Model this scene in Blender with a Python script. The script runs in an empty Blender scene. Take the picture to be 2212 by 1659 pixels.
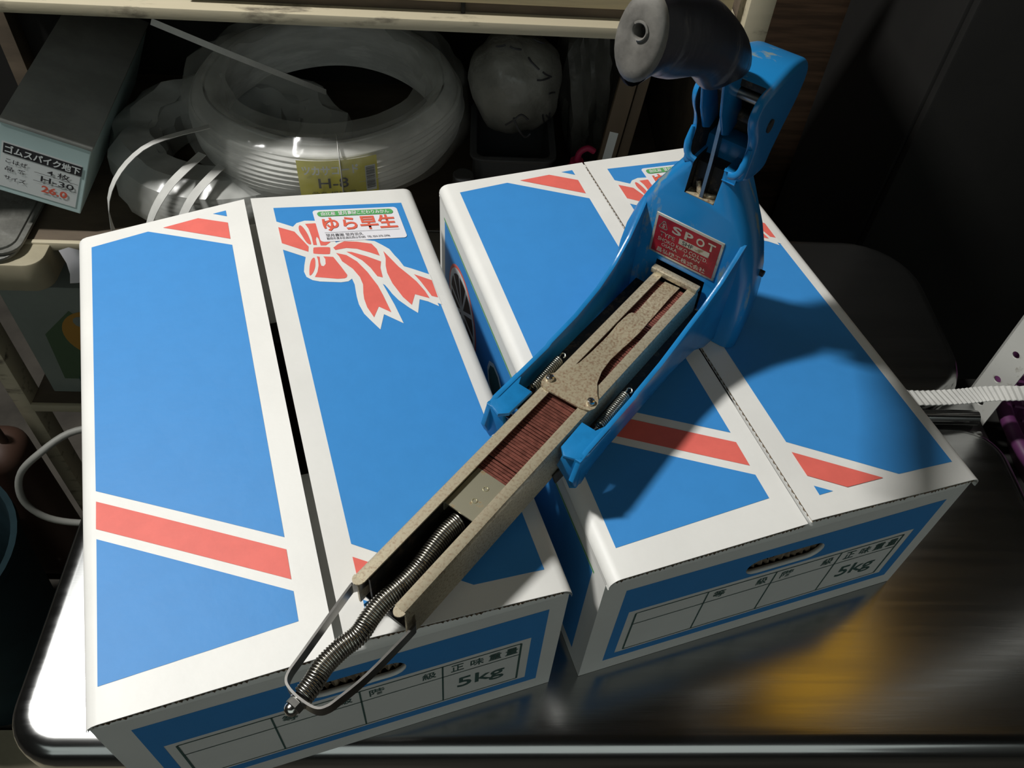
import bpy, bmesh, math, random
from math import sin, cos, pi, radians, sqrt
from mathutils import Vector, Matrix
random.seed(7)
S = bpy.context.scene
COL = S.collection

# ------------------------------------------------------------------ camera
cam = bpy.data.cameras.new('camera')
cam.sensor_width = 36.0
cam.lens = 29.776
cam.clip_start = 0.02
co = bpy.data.objects.new('camera', cam)
co.location = (0.1300, -0.1864, 0.5689)
co.rotation_euler = (0.6986, -0.0557, -0.3195)
COL.objects.link(co)
S.camera = co

# ------------------------------------------------------------------ light, world, exposure
S.view_settings.view_transform = 'Standard'
S.view_settings.look = 'None'
S.view_settings.gamma = 1.0
S.view_settings.exposure = 0.0
S.view_settings.use_curve_mapping = False

world = bpy.data.worlds.new('overcast_daylight')
world.use_nodes = True
wb = world.node_tree.nodes['Background']
wb.inputs[0].default_value = (0.90, 1.0, 0.96, 1)
wb.inputs[1].default_value = 0.68
S.world = world

def area(name, loc, target, sx, sy, power, color):
    l = bpy.data.lights.new(name, 'AREA')
    l.shape = 'RECTANGLE'; l.size = sx; l.size_y = sy
    l.energy = power; l.color = color
    o = bpy.data.objects.new(name, l)
    o.location = loc
    d = Vector(target) - Vector(loc)
    o.rotation_euler = d.to_track_quat('-Z', 'Y').to_euler()
    COL.objects.link(o)
    return o
KEY = area('work_lamp', (-0.65, 0.65, 1.70), (0.25, 0.15, 0.1), 0.11, 0.18, 37.5, (1.0, 0.985, 0.95))
TUBE = area('tube_lamp', (-0.74, 1.16, 1.92), (-0.2, 0.4, 0.0), 0.40, 0.80, 2.4, (1.0, 1.0, 0.98))

# ------------------------------------------------------------------ materials
def mat(name, col, rough=0.5, metal=0.0, bump=0.0, bscale=200.0, var=0.0, vscale=40.0,
        col2=None, spec=0.5, stretch=None, dist=0.001, lo=0.4, hi=0.6, rvar=0.0, trans=0.0, alpha=1.0, aniso=0.0):
    m = bpy.data.materials.new(name)
    m.use_nodes = True
    nt = m.node_tree; N = nt.nodes; K = nt.links
    b = N['Principled BSDF']
    b.inputs['Base Color'].default_value = (*col, 1)
    b.inputs['Roughness'].default_value = rough
    b.inputs['Metallic'].default_value = metal
    b.inputs['Specular IOR Level'].default_value = spec
    if aniso: b.inputs['Anisotropic'].default_value = aniso
    if trans: b.inputs['Transmission Weight'].default_value = trans
    if alpha < 1: b.inputs['Alpha'].default_value = alpha
    tc = N.new('ShaderNodeTexCoord')
    mp = N.new('ShaderNodeMapping')
    K.new(tc.outputs['Object'], mp.inputs[0])
    if stretch: mp.inputs['Scale'].default_value = stretch
    if var > 0 or col2:
        n = N.new('ShaderNodeTexNoise'); n.inputs['Scale'].default_value = vscale
        n.inputs['Detail'].default_value = 6
        n.inputs['Roughness'].default_value = 0.62
        K.new(mp.outputs[0], n.inputs['Vector'])
        r = N.new('ShaderNodeMapRange')
        r.inputs['From Min'].default_value = lo; r.inputs['From Max'].default_value = hi
        K.new(n.outputs['Fac'], r.inputs['Value'])
        mx = N.new('ShaderNodeMix'); mx.data_type = 'RGBA'
        c2 = col2 if col2 else tuple(c * (1 - var) for c in col)
        mx.inputs['A'].default_value = (*col, 1); mx.inputs['B'].default_value = (*c2, 1)
        K.new(r.outputs[0], mx.inputs['Factor'])
        K.new(mx.outputs['Result'], b.inputs['Base Color'])
        if rvar:
            mr = N.new('ShaderNodeMapRange')
            mr.inputs['To Min'].default_value = rough; mr.inputs['To Max'].default_value = min(1, rough + rvar)
            K.new(r.outputs[0], mr.inputs['Value']); K.new(mr.outputs[0], b.inputs['Roughness'])
    if bump > 0:
        n2 = N.new('ShaderNodeTexNoise'); n2.inputs['Scale'].default_value = bscale
        n2.inputs['Detail'].default_value = 4
        K.new(mp.outputs[0], n2.inputs['Vector'])
        bp = N.new('ShaderNodeBump'); bp.inputs['Strength'].default_value = bump
        bp.inputs['Distance'].default_value = dist
        K.new(n2.outputs['Fac'], bp.inputs['Height'])
        K.new(bp.outputs[0], b.inputs['Normal'])
    return m

M = {}
M['white'] = mat('white_liner_board', (0.76, 0.755, 0.72), 0.50, bump=0.08, bscale=260, var=0.05, vscale=14)
M['blue'] = mat('blue_carton_ink', (0.038, 0.245, 0.60), 0.54, spec=0.38, bump=0.07, bscale=260, var=0.03, vscale=60)
M['red'] = mat('coral_carton_ink', (0.76, 0.145, 0.115), 0.56, spec=0.38, bump=0.07, bscale=260, var=0.07, vscale=60)
M['green_ink'] = mat('dark_green_ink', (0.05, 0.11, 0.095), 0.6, var=0.2, vscale=500)
M['kraft'] = mat('brown_kraft_flute', (0.27, 0.205, 0.14), 0.8, var=0.3, vscale=200)
M['paperwhite'] = mat('sticker_paper', (0.77, 0.76, 0.80), 0.35)
M['st_green'] = mat('sticker_green_ink', (0.10, 0.38, 0.12), 0.45)
M['st_red'] = mat('sticker_red_ink', (0.72, 0.13, 0.08), 0.45)
M['st_white'] = mat('sticker_white_ink', (0.8, 0.8, 0.8), 0.45)
M['black_ink'] = mat('black_ink', (0.03, 0.03, 0.035), 0.5)
M['steel_top'] = mat('brushed_stainless_steel', (0.42, 0.425, 0.42), 0.17, 1.0, bump=0.03, bscale=70, stretch=(0.6, 14, 1), dist=0.0003,
                     var=0.05, vscale=9, rvar=0.04)
M['tool_blue'] = mat('blue_enamel_paint', (0.012, 0.19, 0.46), 0.24, 0.0, bump=0.06, bscale=420, var=0.25, vscale=55, lo=0.45, hi=0.8, spec=0.55)
M['tool_worn'] = mat('worn_blue_enamel_paint', (0.012, 0.19, 0.46), 0.26, 0.0, bump=0.06, bscale=420, vscale=42, col2=(0.20, 0.27, 0.27), lo=0.60, hi=0.66, spec=0.55, stretch=(1.6, 1.0, 0.35))
M['rusty'] = mat('spotted_tarnished_steel', (0.47, 0.41, 0.28), 0.42, 0.45, vscale=620, col2=(0.22, 0.135, 0.08), lo=0.44, hi=0.66, rvar=0.25)
M['rail'] = mat('tarnished_zinc_rail', (0.49, 0.435, 0.31), 0.40, 0.45, vscale=650, col2=(0.26, 0.19, 0.12), lo=0.46, hi=0.70, rvar=0.2)
M['pusher'] = mat('pale_zinc_plate', (0.58, 0.55, 0.40), 0.33, 0.8, vscale=120, col2=(0.28, 0.18, 0.08), lo=0.60, hi=0.68, rvar=0.2)
M['spring'] = mat('spring_steel', (0.52, 0.50, 0.44), 0.27, 1.0, var=0.3, vscale=60)
M['dkspring'] = mat('dull_spring_steel', (0.36, 0.36, 0.31), 0.35, 0.9, var=0.3, vscale=60)
M['strap'] = mat('dark_steel_strap', (0.34, 0.33, 0.31), 0.30, 1.0, var=0.3, vscale=50)
M['chrome'] = mat('nickel_plate', (0.62, 0.61, 0.57), 0.18, 1.0)
M['copper'] = mat('copper_coated_wire', (0.33, 0.115, 0.085), 0.38, 0.65, var=0.35, vscale=260)
M['blacksteel_and_shade'] = mat('oily_black_steel_and_shade', (0.022, 0.021, 0.02), 0.5, 0.3, vscale=240, col2=(0.09, 0.065, 0.045), lo=0.52, hi=0.68)  # black steel parts; also paints shade inside handle, lever channel and frame gaps
M['rubber'] = mat('worn_black_rubber', (0.016, 0.018, 0.028), 0.33, 0.0, bump=0.25, bscale=90, vscale=38, col2=(0.10, 0.10, 0.105), lo=0.57, hi=0.64, spec=0.5, rvar=0.3, stretch=(1.6, 1, .6))
M['rubber_end'] = mat('dusty_grey_rubber_end', (0.20, 0.19, 0.17), 0.45, 0.0, bump=0.2, bscale=120, var=0.4, vscale=70)
M['plate_red'] = mat('red_name_plate_ink', (0.27, 0.012, 0.022), 0.38, 0.0, var=0.35, vscale=90)
M['plate_metal'] = mat('aluminium_plate', (0.52, 0.50, 0.42), 0.42, 0.5, vscale=160, col2=(0.25, 0.2, 0.12), lo=0.56, hi=0.68)
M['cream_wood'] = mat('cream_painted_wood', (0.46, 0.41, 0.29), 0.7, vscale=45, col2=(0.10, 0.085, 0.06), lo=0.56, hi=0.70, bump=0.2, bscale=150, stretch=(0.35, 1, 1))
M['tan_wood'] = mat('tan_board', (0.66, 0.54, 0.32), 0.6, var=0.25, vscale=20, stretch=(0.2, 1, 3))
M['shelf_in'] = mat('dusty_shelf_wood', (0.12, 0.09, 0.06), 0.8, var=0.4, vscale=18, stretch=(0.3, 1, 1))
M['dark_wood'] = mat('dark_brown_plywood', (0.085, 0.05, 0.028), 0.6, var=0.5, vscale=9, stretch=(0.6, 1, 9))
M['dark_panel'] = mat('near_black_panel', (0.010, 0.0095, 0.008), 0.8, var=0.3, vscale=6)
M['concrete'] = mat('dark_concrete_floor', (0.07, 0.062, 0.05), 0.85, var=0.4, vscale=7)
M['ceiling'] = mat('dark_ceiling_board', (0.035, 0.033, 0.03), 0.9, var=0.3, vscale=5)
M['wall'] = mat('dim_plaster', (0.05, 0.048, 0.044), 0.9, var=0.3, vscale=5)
M['pp'] = mat('white_plastic_strapping', (0.60, 0.60, 0.57), 0.42, bump=0.2, bscale=180, var=0.15, vscale=30)
M['pp_coil'] = mat('translucent_white_strapping', (0.80, 0.80, 0.76), 0.45, bump=0.15, bscale=90, var=0.3, vscale=12, stretch=(1, 1, 5))
M['pp_coil2'] = mat('dusty_strapping', (0.50, 0.50, 0.46), 0.5, var=0.3, vscale=12)
M['yellow_label'] = mat('yellow_label_paper', (0.80, 0.72, 0.03), 0.5, var=0.1, vscale=30)
M['grey_lid'] = mat('grey_box_board', (0.36, 0.37, 0.35), 0.7, var=0.25, vscale=12)
M['teal_box'] = mat('pale_teal_box_board', (0.55, 0.72, 0.72), 0.6, var=0.06, vscale=12)
M['label_white'] = mat('label_paper', (0.72, 0.76, 0.76), 0.55)
M['beige_card'] = mat('beige_cardboard', (0.36, 0.32, 0.22), 0.7, var=0.15, vscale=15)
M['bag'] = mat('cloudy_plastic_bag', (0.20, 0.20, 0.18), 0.35, bump=0.6, bscale=25, dist=0.01, var=0.4, vscale=12)
M['bag_dark'] = mat('smoky_plastic_bag', (0.10, 0.10, 0.09), 0.4, bump=0.6, bscale=25, dist=0.01, var=0.4, vscale=12)
M['pink'] = mat('magenta_plastic', (0.36, 0.012, 0.07), 0.45)
M['slat'] = mat('weathered_wood_slat', (0.17, 0.12, 0.075), 0.7, var=0.3, vscale=20, stretch=(1, 1, 0.2))
M['jar'] = mat('dark_brown_jar', (0.035, 0.028, 0.018), 0.35)
M['jar_grey'] = mat('grey_bottle_plastic', (0.06, 0.062, 0.065), 0.4)
M['steel_paint'] = mat('white_painted_angle_steel', (0.50, 0.50, 0.47), 0.55, vscale=60, col2=(0.22, 0.2, 0.16), lo=0.58, hi=0.68)
M['yellow_crate'] = mat('yellow_crate_plastic', (0.95, 0.52, 0.03), 0.4)
M['purple'] = mat('purple_basket_plastic', (0.09, 0.022, 0.08), 0.45)
M['teal_dark'] = mat('dark_teal_plastic', (0.010, 0.024, 0.030), 0.8, spec=0.1, var=0.2, vscale=20)
M['orange_ink'] = mat('orange_print', (0.42, 0.22, 0.04), 0.6)
M['green_print'] = mat('leaf_green_print', (0.08, 0.13, 0.07), 0.6)
M['carton_pale'] = mat('pale_printed_carton', (0.24, 0.27, 0.24), 0.6, var=0.1, vscale=15)
M['brown_thing'] = mat('brown_leather', (0.05, 0.024, 0.015), 0.6)

def film(name, col, fac, rough=0.12):
    m = bpy.data.materials.new(name); m.use_nodes = True
    nt = m.node_tree; N = nt.nodes; K = nt.links
    b = N['Principled BSDF']
    b.inputs['Base Color'].default_value = (*col, 1); b.inputs['Roughness'].default_value = rough
    b.inputs['Specular IOR Level'].default_value = 0.8
    tr = N.new('ShaderNodeBsdfTransparent'); mx = N.new('ShaderNodeMixShader')
    mx.inputs[0].default_value = fac
    K.new(tr.outputs[0], mx.inputs[1]); K.new(b.outputs[0], mx.inputs[2])
    K.new(mx.outputs[0], N['Material Output'].inputs[0])
    tc = N.new('ShaderNodeTexCoord'); n = N.new('ShaderNodeTexNoise'); n.inputs['Scale'].default_value = 22
    K.new(tc.outputs['Object'], n.inputs['Vector'])
    bp = N.new('ShaderNodeBump'); bp.inputs['Strength'].default_value = 0.6; bp.inputs['Distance'].default_value = 0.01
    K.new(n.outputs['Fac'], bp.inputs['Height']); K.new(bp.outputs[0], b.inputs['Normal'])
    return m
M['film'] = film('clear_wrapping_film', (0.75, 0.76, 0.72), 0.22)
M['film2'] = film('cloudy_bag_film', (0.6, 0.61, 0.58), 0.75, 0.25)

# ------------------------------------------------------------------ helpers
def empty(name, loc=(0, 0, 0), rz=0.0, label=None, cat=None, group=None, kind=None):
    o = bpy.data.objects.new(name, None)
    o.empty_display_size = 0.02
    o.location = loc; o.rotation_euler = (0, 0, rz)
    COL.objects.link(o)
    tag(o, label, cat, group, kind)
    return o

def tag(o, label=None, cat=None, group=None, kind=None):
    if label: o['label'] = label
    if cat: o['category'] = cat
    if group: o['group'] = group
    if kind: o['kind'] = kind
    return o

def obj(name, bm, m, parent=None, smooth=None, label=None):
    me = bpy.data.meshes.new(name)
    bmesh.ops.recalc_face_normals(bm, faces=bm.faces)
    if smooth is not None:
        for f in bm.faces: f.smooth = True
        for e in bm.edges:
            if len(e.link_faces) == 2 and e.calc_face_angle(0) > radians(smooth): e.smooth = False
    bm.to_mesh(me); bm.free()
    me.materials.append(m if not isinstance(m, str) else M[m])
    o = bpy.data.objects.new(name, me)
    COL.objects.link(o)
    if parent: o.parent = parent
    if label: o['label'] = label
    return o

def nbm(): return bmesh.new()

def box(bm, x0, x1, y0, y1, z0, z1, bev=0.0, seg=2):
    r = bmesh.ops.create_cube(bm, size=1.0)
    vs = r['verts']
    for v in vs:
        v.co = Vector(((x0 + x1) / 2 + v.co.x * (x1 - x0), (y0 + y1) / 2 + v.co.y * (y1 - y0), (z0 + z1) / 2 + v.co.z * (z1 - z0)))
    if bev > 0:
        es = list({e for v in vs for e in v.link_edges})
        bmesh.ops.bevel(bm, geom=es, offset=bev, segments=seg, affect='EDGES', profile=0.5)
    return bm

def boxo(name, m, parent, x0, x1, y0, y1, z0, z1, bev=0.0, seg=2):
    return obj(name, box(nbm(), x0, x1, y0, y1, z0, z1, bev, seg), m, parent, smooth=40 if bev else None)

def curve_mesh_bm(build, ext, bev=0.0):
    cu = bpy.data.curves.new('c', 'CURVE'); cu.dimensions = '2D'; cu.fill_mode = 'BOTH'
    cu.extrude = ext; cu.bevel_depth = bev; cu.bevel_resolution = 1
    for pts in build:
        sp = cu.splines.new('POLY'); sp.points.add(len(pts) - 1); sp.use_cyclic_u = True
        for p, q in zip(sp.points, pts): p.co = (q[0], q[1], 0, 1)
    o = bpy.data.objects.new('c', cu); COL.objects.link(o)
    dg = bpy.context.evaluated_depsgraph_get()
    me = bpy.data.meshes.new_from_object(o.evaluated_get(dg))
    bm = nbm(); bm.from_mesh(me)
    bpy.data.objects.remove(o); bpy.data.curves.remove(cu); bpy.data.meshes.remove(me)
    bmesh.ops.remove_doubles(bm, verts=bm.verts, dist=1e-6)
    return bm

def plate(loops, thick, bev=0.0):
    """extruded 2D outline (first loop) with holes; lies in xy, z from 0 to thick"""
    if not isinstance(loops[0][0], (tuple, list)): loops = [loops]
    bm = curve_mesh_bm(loops, max(1e-5, thick / 2 - bev), bev)
    for v in bm.verts: v.co.z += thick / 2
    return bm

def xf(bm, f):
    for v in bm.verts: v.co = Vector(f(*v.co))
    return bm

def rounded(x0, x1, y0, y1, r, n=6):
    pts = []
    for cx, cy, a0 in ((x1 - r, y1 - r, 0), (x0 + r, y1 - r, 90), (x0 + r, y0 + r, 180), (x1 - r, y0 + r, 270)):
        for k in range(n + 1):
            a = radians(a0 + 90 * k / n); pts.append((cx + r * cos(a), cy + r * sin(a)))
    return pts

def circle(cx, cy, r, n=24):
    return [(cx + r * cos(2 * pi * k / n), cy + r * sin(2 * pi * k / n)) for k in range(n)]

def catmull(pts, n=6, closed=False):
    P = [Vector(p) for p in pts]; out = []
    L = len(P); rng = range(L if closed else L - 1)
    for i in rng:
        p0 = P[(i - 1) % L] if (closed or i > 0) else P[0]
        p1 = P[i]; p2 = P[(i + 1) % L]
        p3 = P[(i + 2) % L] if (closed or i < L - 2) else P[-1]
        for k in range(n):
            t = k / n
            out.append(0.5 * ((2 * p1) + (-p0 + p2) * t + (2 * p0 - 5 * p1 + 4 * p2 - p3) * t * t + (-p0 + 3 * p1 - 3 * p2 + p3) * t ** 3))
    if not closed: out.append(P[-1])
    return out

def tube(bm, path, rad, n=8, caps=True, closed=False, up=None, flat=None):
    """sweep; rad number or list; flat=(a,b) gives a flat rectangular bar section: a along side, b along up"""
    P = [Vector(p) for p in path]; rings = []
    L = len(P)
    prev = None
    for i, p in enumerate(P):
        if closed: t = (P[(i + 1) % L] - P[i - 1]).normalized()
        else: t = (P[min(i + 1, L - 1)] - P[max(i - 1, 0)]).normalized()
        if up is not None:
            u = Vector(up); s = t.cross(u)
            if s.length < 1e-6: s = Vector((1, 0, 0))
            s.normalize(); u = s.cross(t).normalized()
        else:
            if prev is None:
                a = Vector((0, 0, 1)) if abs(t.z) < 0.9 else Vector((1, 0, 0))
                s = t.cross(a).normalized()
            else:
                s = (prev - t * prev.dot(t)).normalized()
            u = s.cross(t).normalized()
        prev = s
        ring = []
        if flat:
            a, b = flat
            if callable(a): a = a(i / (L - 1))
            cs = [(-a, -b), (a, -b), (a, b), (-a, b)]
            for ca, cb in cs: ring.append(bm.verts.new(p + s * ca + u * cb))
        else:
            r = rad[i] if isinstance(rad, (list, tuple)) else rad
            if isinstance(r, (list, tuple)): ra, rb = r
            else: ra = rb = r
            for k in range(n):
                a = 2 * pi * k / n
                ring.append(bm.verts.new(p + s * (ra * cos(a)) + u * (rb * sin(a))))
        rings.append(ring)
    m = len(rings[0])
    for i in range(L if closed else L - 1):
        A, B = rings[i], rings[(i + 1) % L]
        for k in range(m):
            bm.faces.new((A[k], A[(k + 1) % m], B[(k + 1) % m], B[k]))
    if caps and not closed:
        bm.faces.new(rings[0][::-1]); bm.faces.new(rings[-1])
    return rings

def loft(bm, rings, caps=True):
    R = [[bm.verts.new(p) for p in r] for r in rings]; m = len(R[0])
    for A, B in zip(R[:-1], R[1:]):
        for k in range(m): bm.faces.new((A[k], A[(k + 1) % m], B[(k + 1) % m], B[k]))
    if caps: bm.faces.new(R[0][::-1]); bm.faces.new(R[-1])
    return R

def lathe(bm, prof, n=32, axis=(0, 0), caps=True):
    rings = [[Vector((axis[0] + r * cos(2 * pi * k / n), axis[1] + r * sin(2 * pi * k / n), z)) for k in range(n)] for r, z in prof]
    return loft(bm, rings, caps)

def helix(path, R, pitch, wire, n=6, sides=14, r_end=1.0):
    """wire coil wound around a path; returns bm"""
    P = [Vector(p) for p in path]
    d = [0.0]
    for a, b in zip(P[:-1], P[1:]): d.append(d[-1] + (b - a).length)
    T = d[-1]; N = int(T / pitch * sides)
    out = []; j = 0; prev = None
    for i in range(N + 1):
        s = T * i / N
        while j < len(P) - 2 and d[j + 1] < s: j += 1
        f = (s - d[j]) / max(1e-9, d[j + 1] - d[j])
        p = P[j].lerp(P[j + 1], f)
        t0 = (P[min(j + 1, len(P) - 1)] - P[j]).normalized()
        t1 = (P[min(j + 2, len(P) - 1)] - P[j + 1]).normalized() if j + 2 < len(P) else t0
        t = t0.lerp(t1, f).normalized()
        s_ = t.cross(Vector((0, 0, 1))).normalized(); u = s_.cross(t)
        a = 2 * pi * i / sides
        rr = R(s / T) if callable(R) else R
        out.append(p + s_ * rr * cos(a) + u * rr * sin(a))
    bm = nbm(); tube(bm, out, wire, n=n)
    return bm

def text_bm(body, bold=0.0, space=1.0):
    cu = bpy.data.curves.new('t', 'FONT'); cu.body = body; cu.size = 1.0
    cu.offset = bold; cu.resolution_u = 3; cu.space_character = space
    o = bpy.data.objects.new('t', cu); COL.objects.link(o)
    bpy.context.view_layer.update()
    me = bpy.data.meshes.new_from_object(o.evaluated_get(bpy.context.evaluated_depsgraph_get()))
    bm = nbm(); bm.from_mesh(me)
    bpy.data.objects.remove(o); bpy.data.curves.remove(cu); bpy.data.meshes.remove(me)
    bmesh.ops.dissolve_limit(bm, angle_limit=0.005, verts=bm.verts, edges=bm.edges)
    bmesh.ops.triangulate(bm, faces=bm.faces)
    return bm

def fit(bm, x0, x1, y0, y1):
    xs = [v.co.x for v in bm.verts]; ys = [v.co.y for v in bm.verts]
    ax, bx, ay, by = min(xs), max(xs), min(ys), max(ys)
    for v in bm.verts:
        v.co.x = x0 + (v.co.x - ax) / (bx - ax) * (x1 - x0)
        v.co.y = y0 + (v.co.y - ay) / (by - ay) * (y1 - y0)
        v.co.z = 0
    return bm

def txt(body, x0, x1, y0, y1, bold=0.0, space=1.0):
    return fit(text_bm(body, bold, space), x0, x1, y0, y1)

def join(*bms):
    out = nbm()
    for b in bms:
        me = bpy.data.meshes.new('j'); b.to_mesh(me); out.from_mesh(me); b.free(); bpy.data.meshes.remove(me)
    return out

def polys(loops):
    bm = nbm()
    for l in loops:
        vs = [bm.verts.new((p[0], p[1], 0)) for p in l]
        bm.faces.new(vs)
    bmesh.ops.triangulate(bm, faces=bm.faces, ngon_method='EAR_CLIP')
    return bm

def strip(x0, y0, x1, y1, w):
    d = Vector((x1 - x0, y1 - y0)).normalized(); n = Vector((-d.y, d.x)) * w / 2
    return [(x0 + n.x, y0 + n.y), (x0 - n.x, y0 - n.y), (x1 - n.x, y1 - n.y), (x1 + n.x, y1 + n.y)]

TA = radians(-17.2)
TX = Vector((cos(TA), sin(TA), 0)); TY = Vector((-sin(TA), cos(TA), 0))
def W_(X, Y, Z=0): return TX * X + TY * Y + Vector((0, 0, Z))
def tempty(name, X, Y, Z, rz=0.0, **k): return empty(name, W_(X, Y, Z), TA + rz, **k)

# ------------------------------------------------------------------ the room
FZ = -0.76
def structo(name, m, x0, x1, y0, y1, z0, z1):
    r = obj(name, box(nbm(), x0, x1, y0, y1, z0, z1), m)
    r.rotation_euler = (0, 0, TA)
    return tag(r, kind='structure')
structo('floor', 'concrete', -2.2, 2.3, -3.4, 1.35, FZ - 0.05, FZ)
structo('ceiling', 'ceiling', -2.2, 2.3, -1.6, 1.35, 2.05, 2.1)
structo('added_wall_front', 'wall', -2.2, 2.3, -3.45, -3.4, FZ, 1.0)  # unseen low wall, added to narrow the daylight mirrored in the table rim
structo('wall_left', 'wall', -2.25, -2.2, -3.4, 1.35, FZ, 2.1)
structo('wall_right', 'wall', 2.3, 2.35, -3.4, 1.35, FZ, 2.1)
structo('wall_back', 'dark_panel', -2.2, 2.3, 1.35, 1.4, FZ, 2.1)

# plywood sheets on the back wall, right of the shelf
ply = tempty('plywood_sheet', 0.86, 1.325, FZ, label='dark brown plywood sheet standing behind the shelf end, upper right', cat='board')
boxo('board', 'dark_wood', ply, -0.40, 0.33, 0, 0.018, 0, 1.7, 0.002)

# ------------------------------------------------------------------ stainless table
tb = tempty('steel_table', 0.2665, 0.28, FZ, label='stainless steel work table with rounded front rim under the two cartons', cat='table')
ZT = -FZ   # local height of table surface
def rim_sheet(x0, x1, y0, y1, r, rf, rim_h, name, z=0.0):
    """sheet with a rolled edge all round, corners rounded in plan"""
    cx, cy = 0.2665, 0.28
    bm = nbm(); prof = []
    nb = 7
    for k in range(nb + 1):
        a = pi / 2 * k / nb
        prof.append((rf * sin(a), -rf * (1 - cos(a))))
    prof.append((rf, -rim_h)); prof.append((rf - 0.004, -rim_h)); prof.append((rf - 0.004, -rf))
    def loop(d):
        return [(p[0] - cx, p[1] - cy) for p in rounded(x0 - d, x1 + d, y0 - d, y1 + d, r + d, 8)]
    rings = [[Vector((p[0], p[1], ZT + z + dz)) for p in loop(d)] for d, dz in prof]
    rings.append([Vector((p[0], p[1], ZT + z - 0.003)) for p in loop(-0.004)])
    loft(bm, rings, caps=False)
    bm.verts.ensure_lookup_table()
    n = len(rings[0])
    bm.faces.new(bm.verts[0:n]); bm.faces.new(bm.verts[-n:][::-1])
    return obj(name, bm, 'steel_top', tb, smooth=35)
rim_sheet(-0.097, 0.634, 0.040, 0.290, 0.022, 0.015, 0.030, 'front_panel')
rim_sheet(-0.097, 0.632, 0.335, 0.538, 0.058, 0.013, 0.030, 'rear_panel')
boxo('front_skirt', 'steel_paint', tb, -0.33, 0.36, -0.2530, -0.2500, ZT - 0.12, ZT - 0.030)
# flat bed joining both panels and a rolled bar in the groove between them
boxo('groove_bed', 'steel_top', tb, -0.3595, 0.3790, 0.004, 0.072, ZT - 0.028, ZT - 0.014, 0.002)
bm = nbm(); tube(bm, [(-0.34, 0.036, ZT - 0.008), (0.370, 0.036, ZT - 0.007)], 0.007, 12); obj('hinge_bar', bm, 'steel_top', tb, 35)
bm = nbm(); tube(bm, [(-0.34, 0.016, ZT - 0.008), (0.366, 0.016, ZT - 0.008)], 0.0045, 12); obj('hinge_bar', bm, 'steel_top', tb, 35)
for sx in (-1, 1):
    for sy in (-1, 1):
        bm = nbm(); tube(bm, [(sx * 0.30, sy * 0.17 + 0.01, 0.0), (sx * 0.30, sy * 0.17 + 0.01, ZT - 0.03)], 0.018, 14)
        obj('leg', bm, 'strap', tb, 35)
for sy in (-1, 1):
    boxo('apron', 'steel_top', tb, -0.31, 0.31, sy * 0.17 + 0.006, sy * 0.17 + 0.014, ZT - 0.09, ZT - 0.028)

# ------------------------------------------------------------------ cartons
BW, BL, BH = 0.2511, 0.36, 0.1445
HR = 0.007   # hinge rounding
PR = dict(
 L_tri=[[98.0,353.3],[107.5,353.4],[107.6,346.7]],
 L_red1=[[61.5,351.2],[87.0,352.3],[107.4,339.4],[107.2,321.2]],
 L_blue=[[10.5,348.6],[50.7,350.9],[107.6,314.4],[106.9,69.3],[9.1,132.4]],
 L_red2=[[9.1,125.1],[8.7,106.7],[106.5,43.2],[106.7,61.6]],
 L_blue2=[[8.8,100.1],[106.5,36.2],[106.3,18.9],[7.6,15.4]],
 R_blue=[[141.6,347.9],[238.2,343.6],[239.2,11.8],[198.6,12.2],[140.8,51.8]],
 R_red=[[139.9,43.7],[139.9,25.5],[160.2,11.7],[186.6,12.1]],
 R_tri=[[140.1,17.9],[139.9,11.1],[149.8,11.5]],
 R_white=[[141.3,331.5],[152.3,324.0],[155.5,327.9],[161.6,330.0],[169.1,329.0],[174.2,327.1],[178.5,320.6],[178.0,309.6],[179.6,302.1],[187.7,304.4],[198.3,303.2],[207.8,300.1],[212.2,295.2],[216.5,289.8],[218.7,282.3],[220.6,277.3],[222.6,269.4],[227.3,266.4],[239.0,258.0],[239.3,226.0],[236.7,228.2],[236.9,224.7],[230.5,230.6],[225.2,233.7],[220.7,220.5],[216.0,226.6],[210.6,235.0],[207.7,241.9],[206.1,247.6],[204.7,251.7],[203.4,253.3],[206.7,231.3],[208.6,212.2],[197.5,223.0],[191.9,209.0],[187.3,218.9],[184.4,225.6],[182.8,235.2],[182.9,242.7],[183.4,249.0],[184.0,255.5],[183.4,261.7],[180.4,259.4],[175.2,259.1],[161.2,262.0],[156.5,264.1],[152.9,268.0],[152.1,273.7],[153.4,280.2],[155.8,289.0],[141.3,299.3]])
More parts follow.
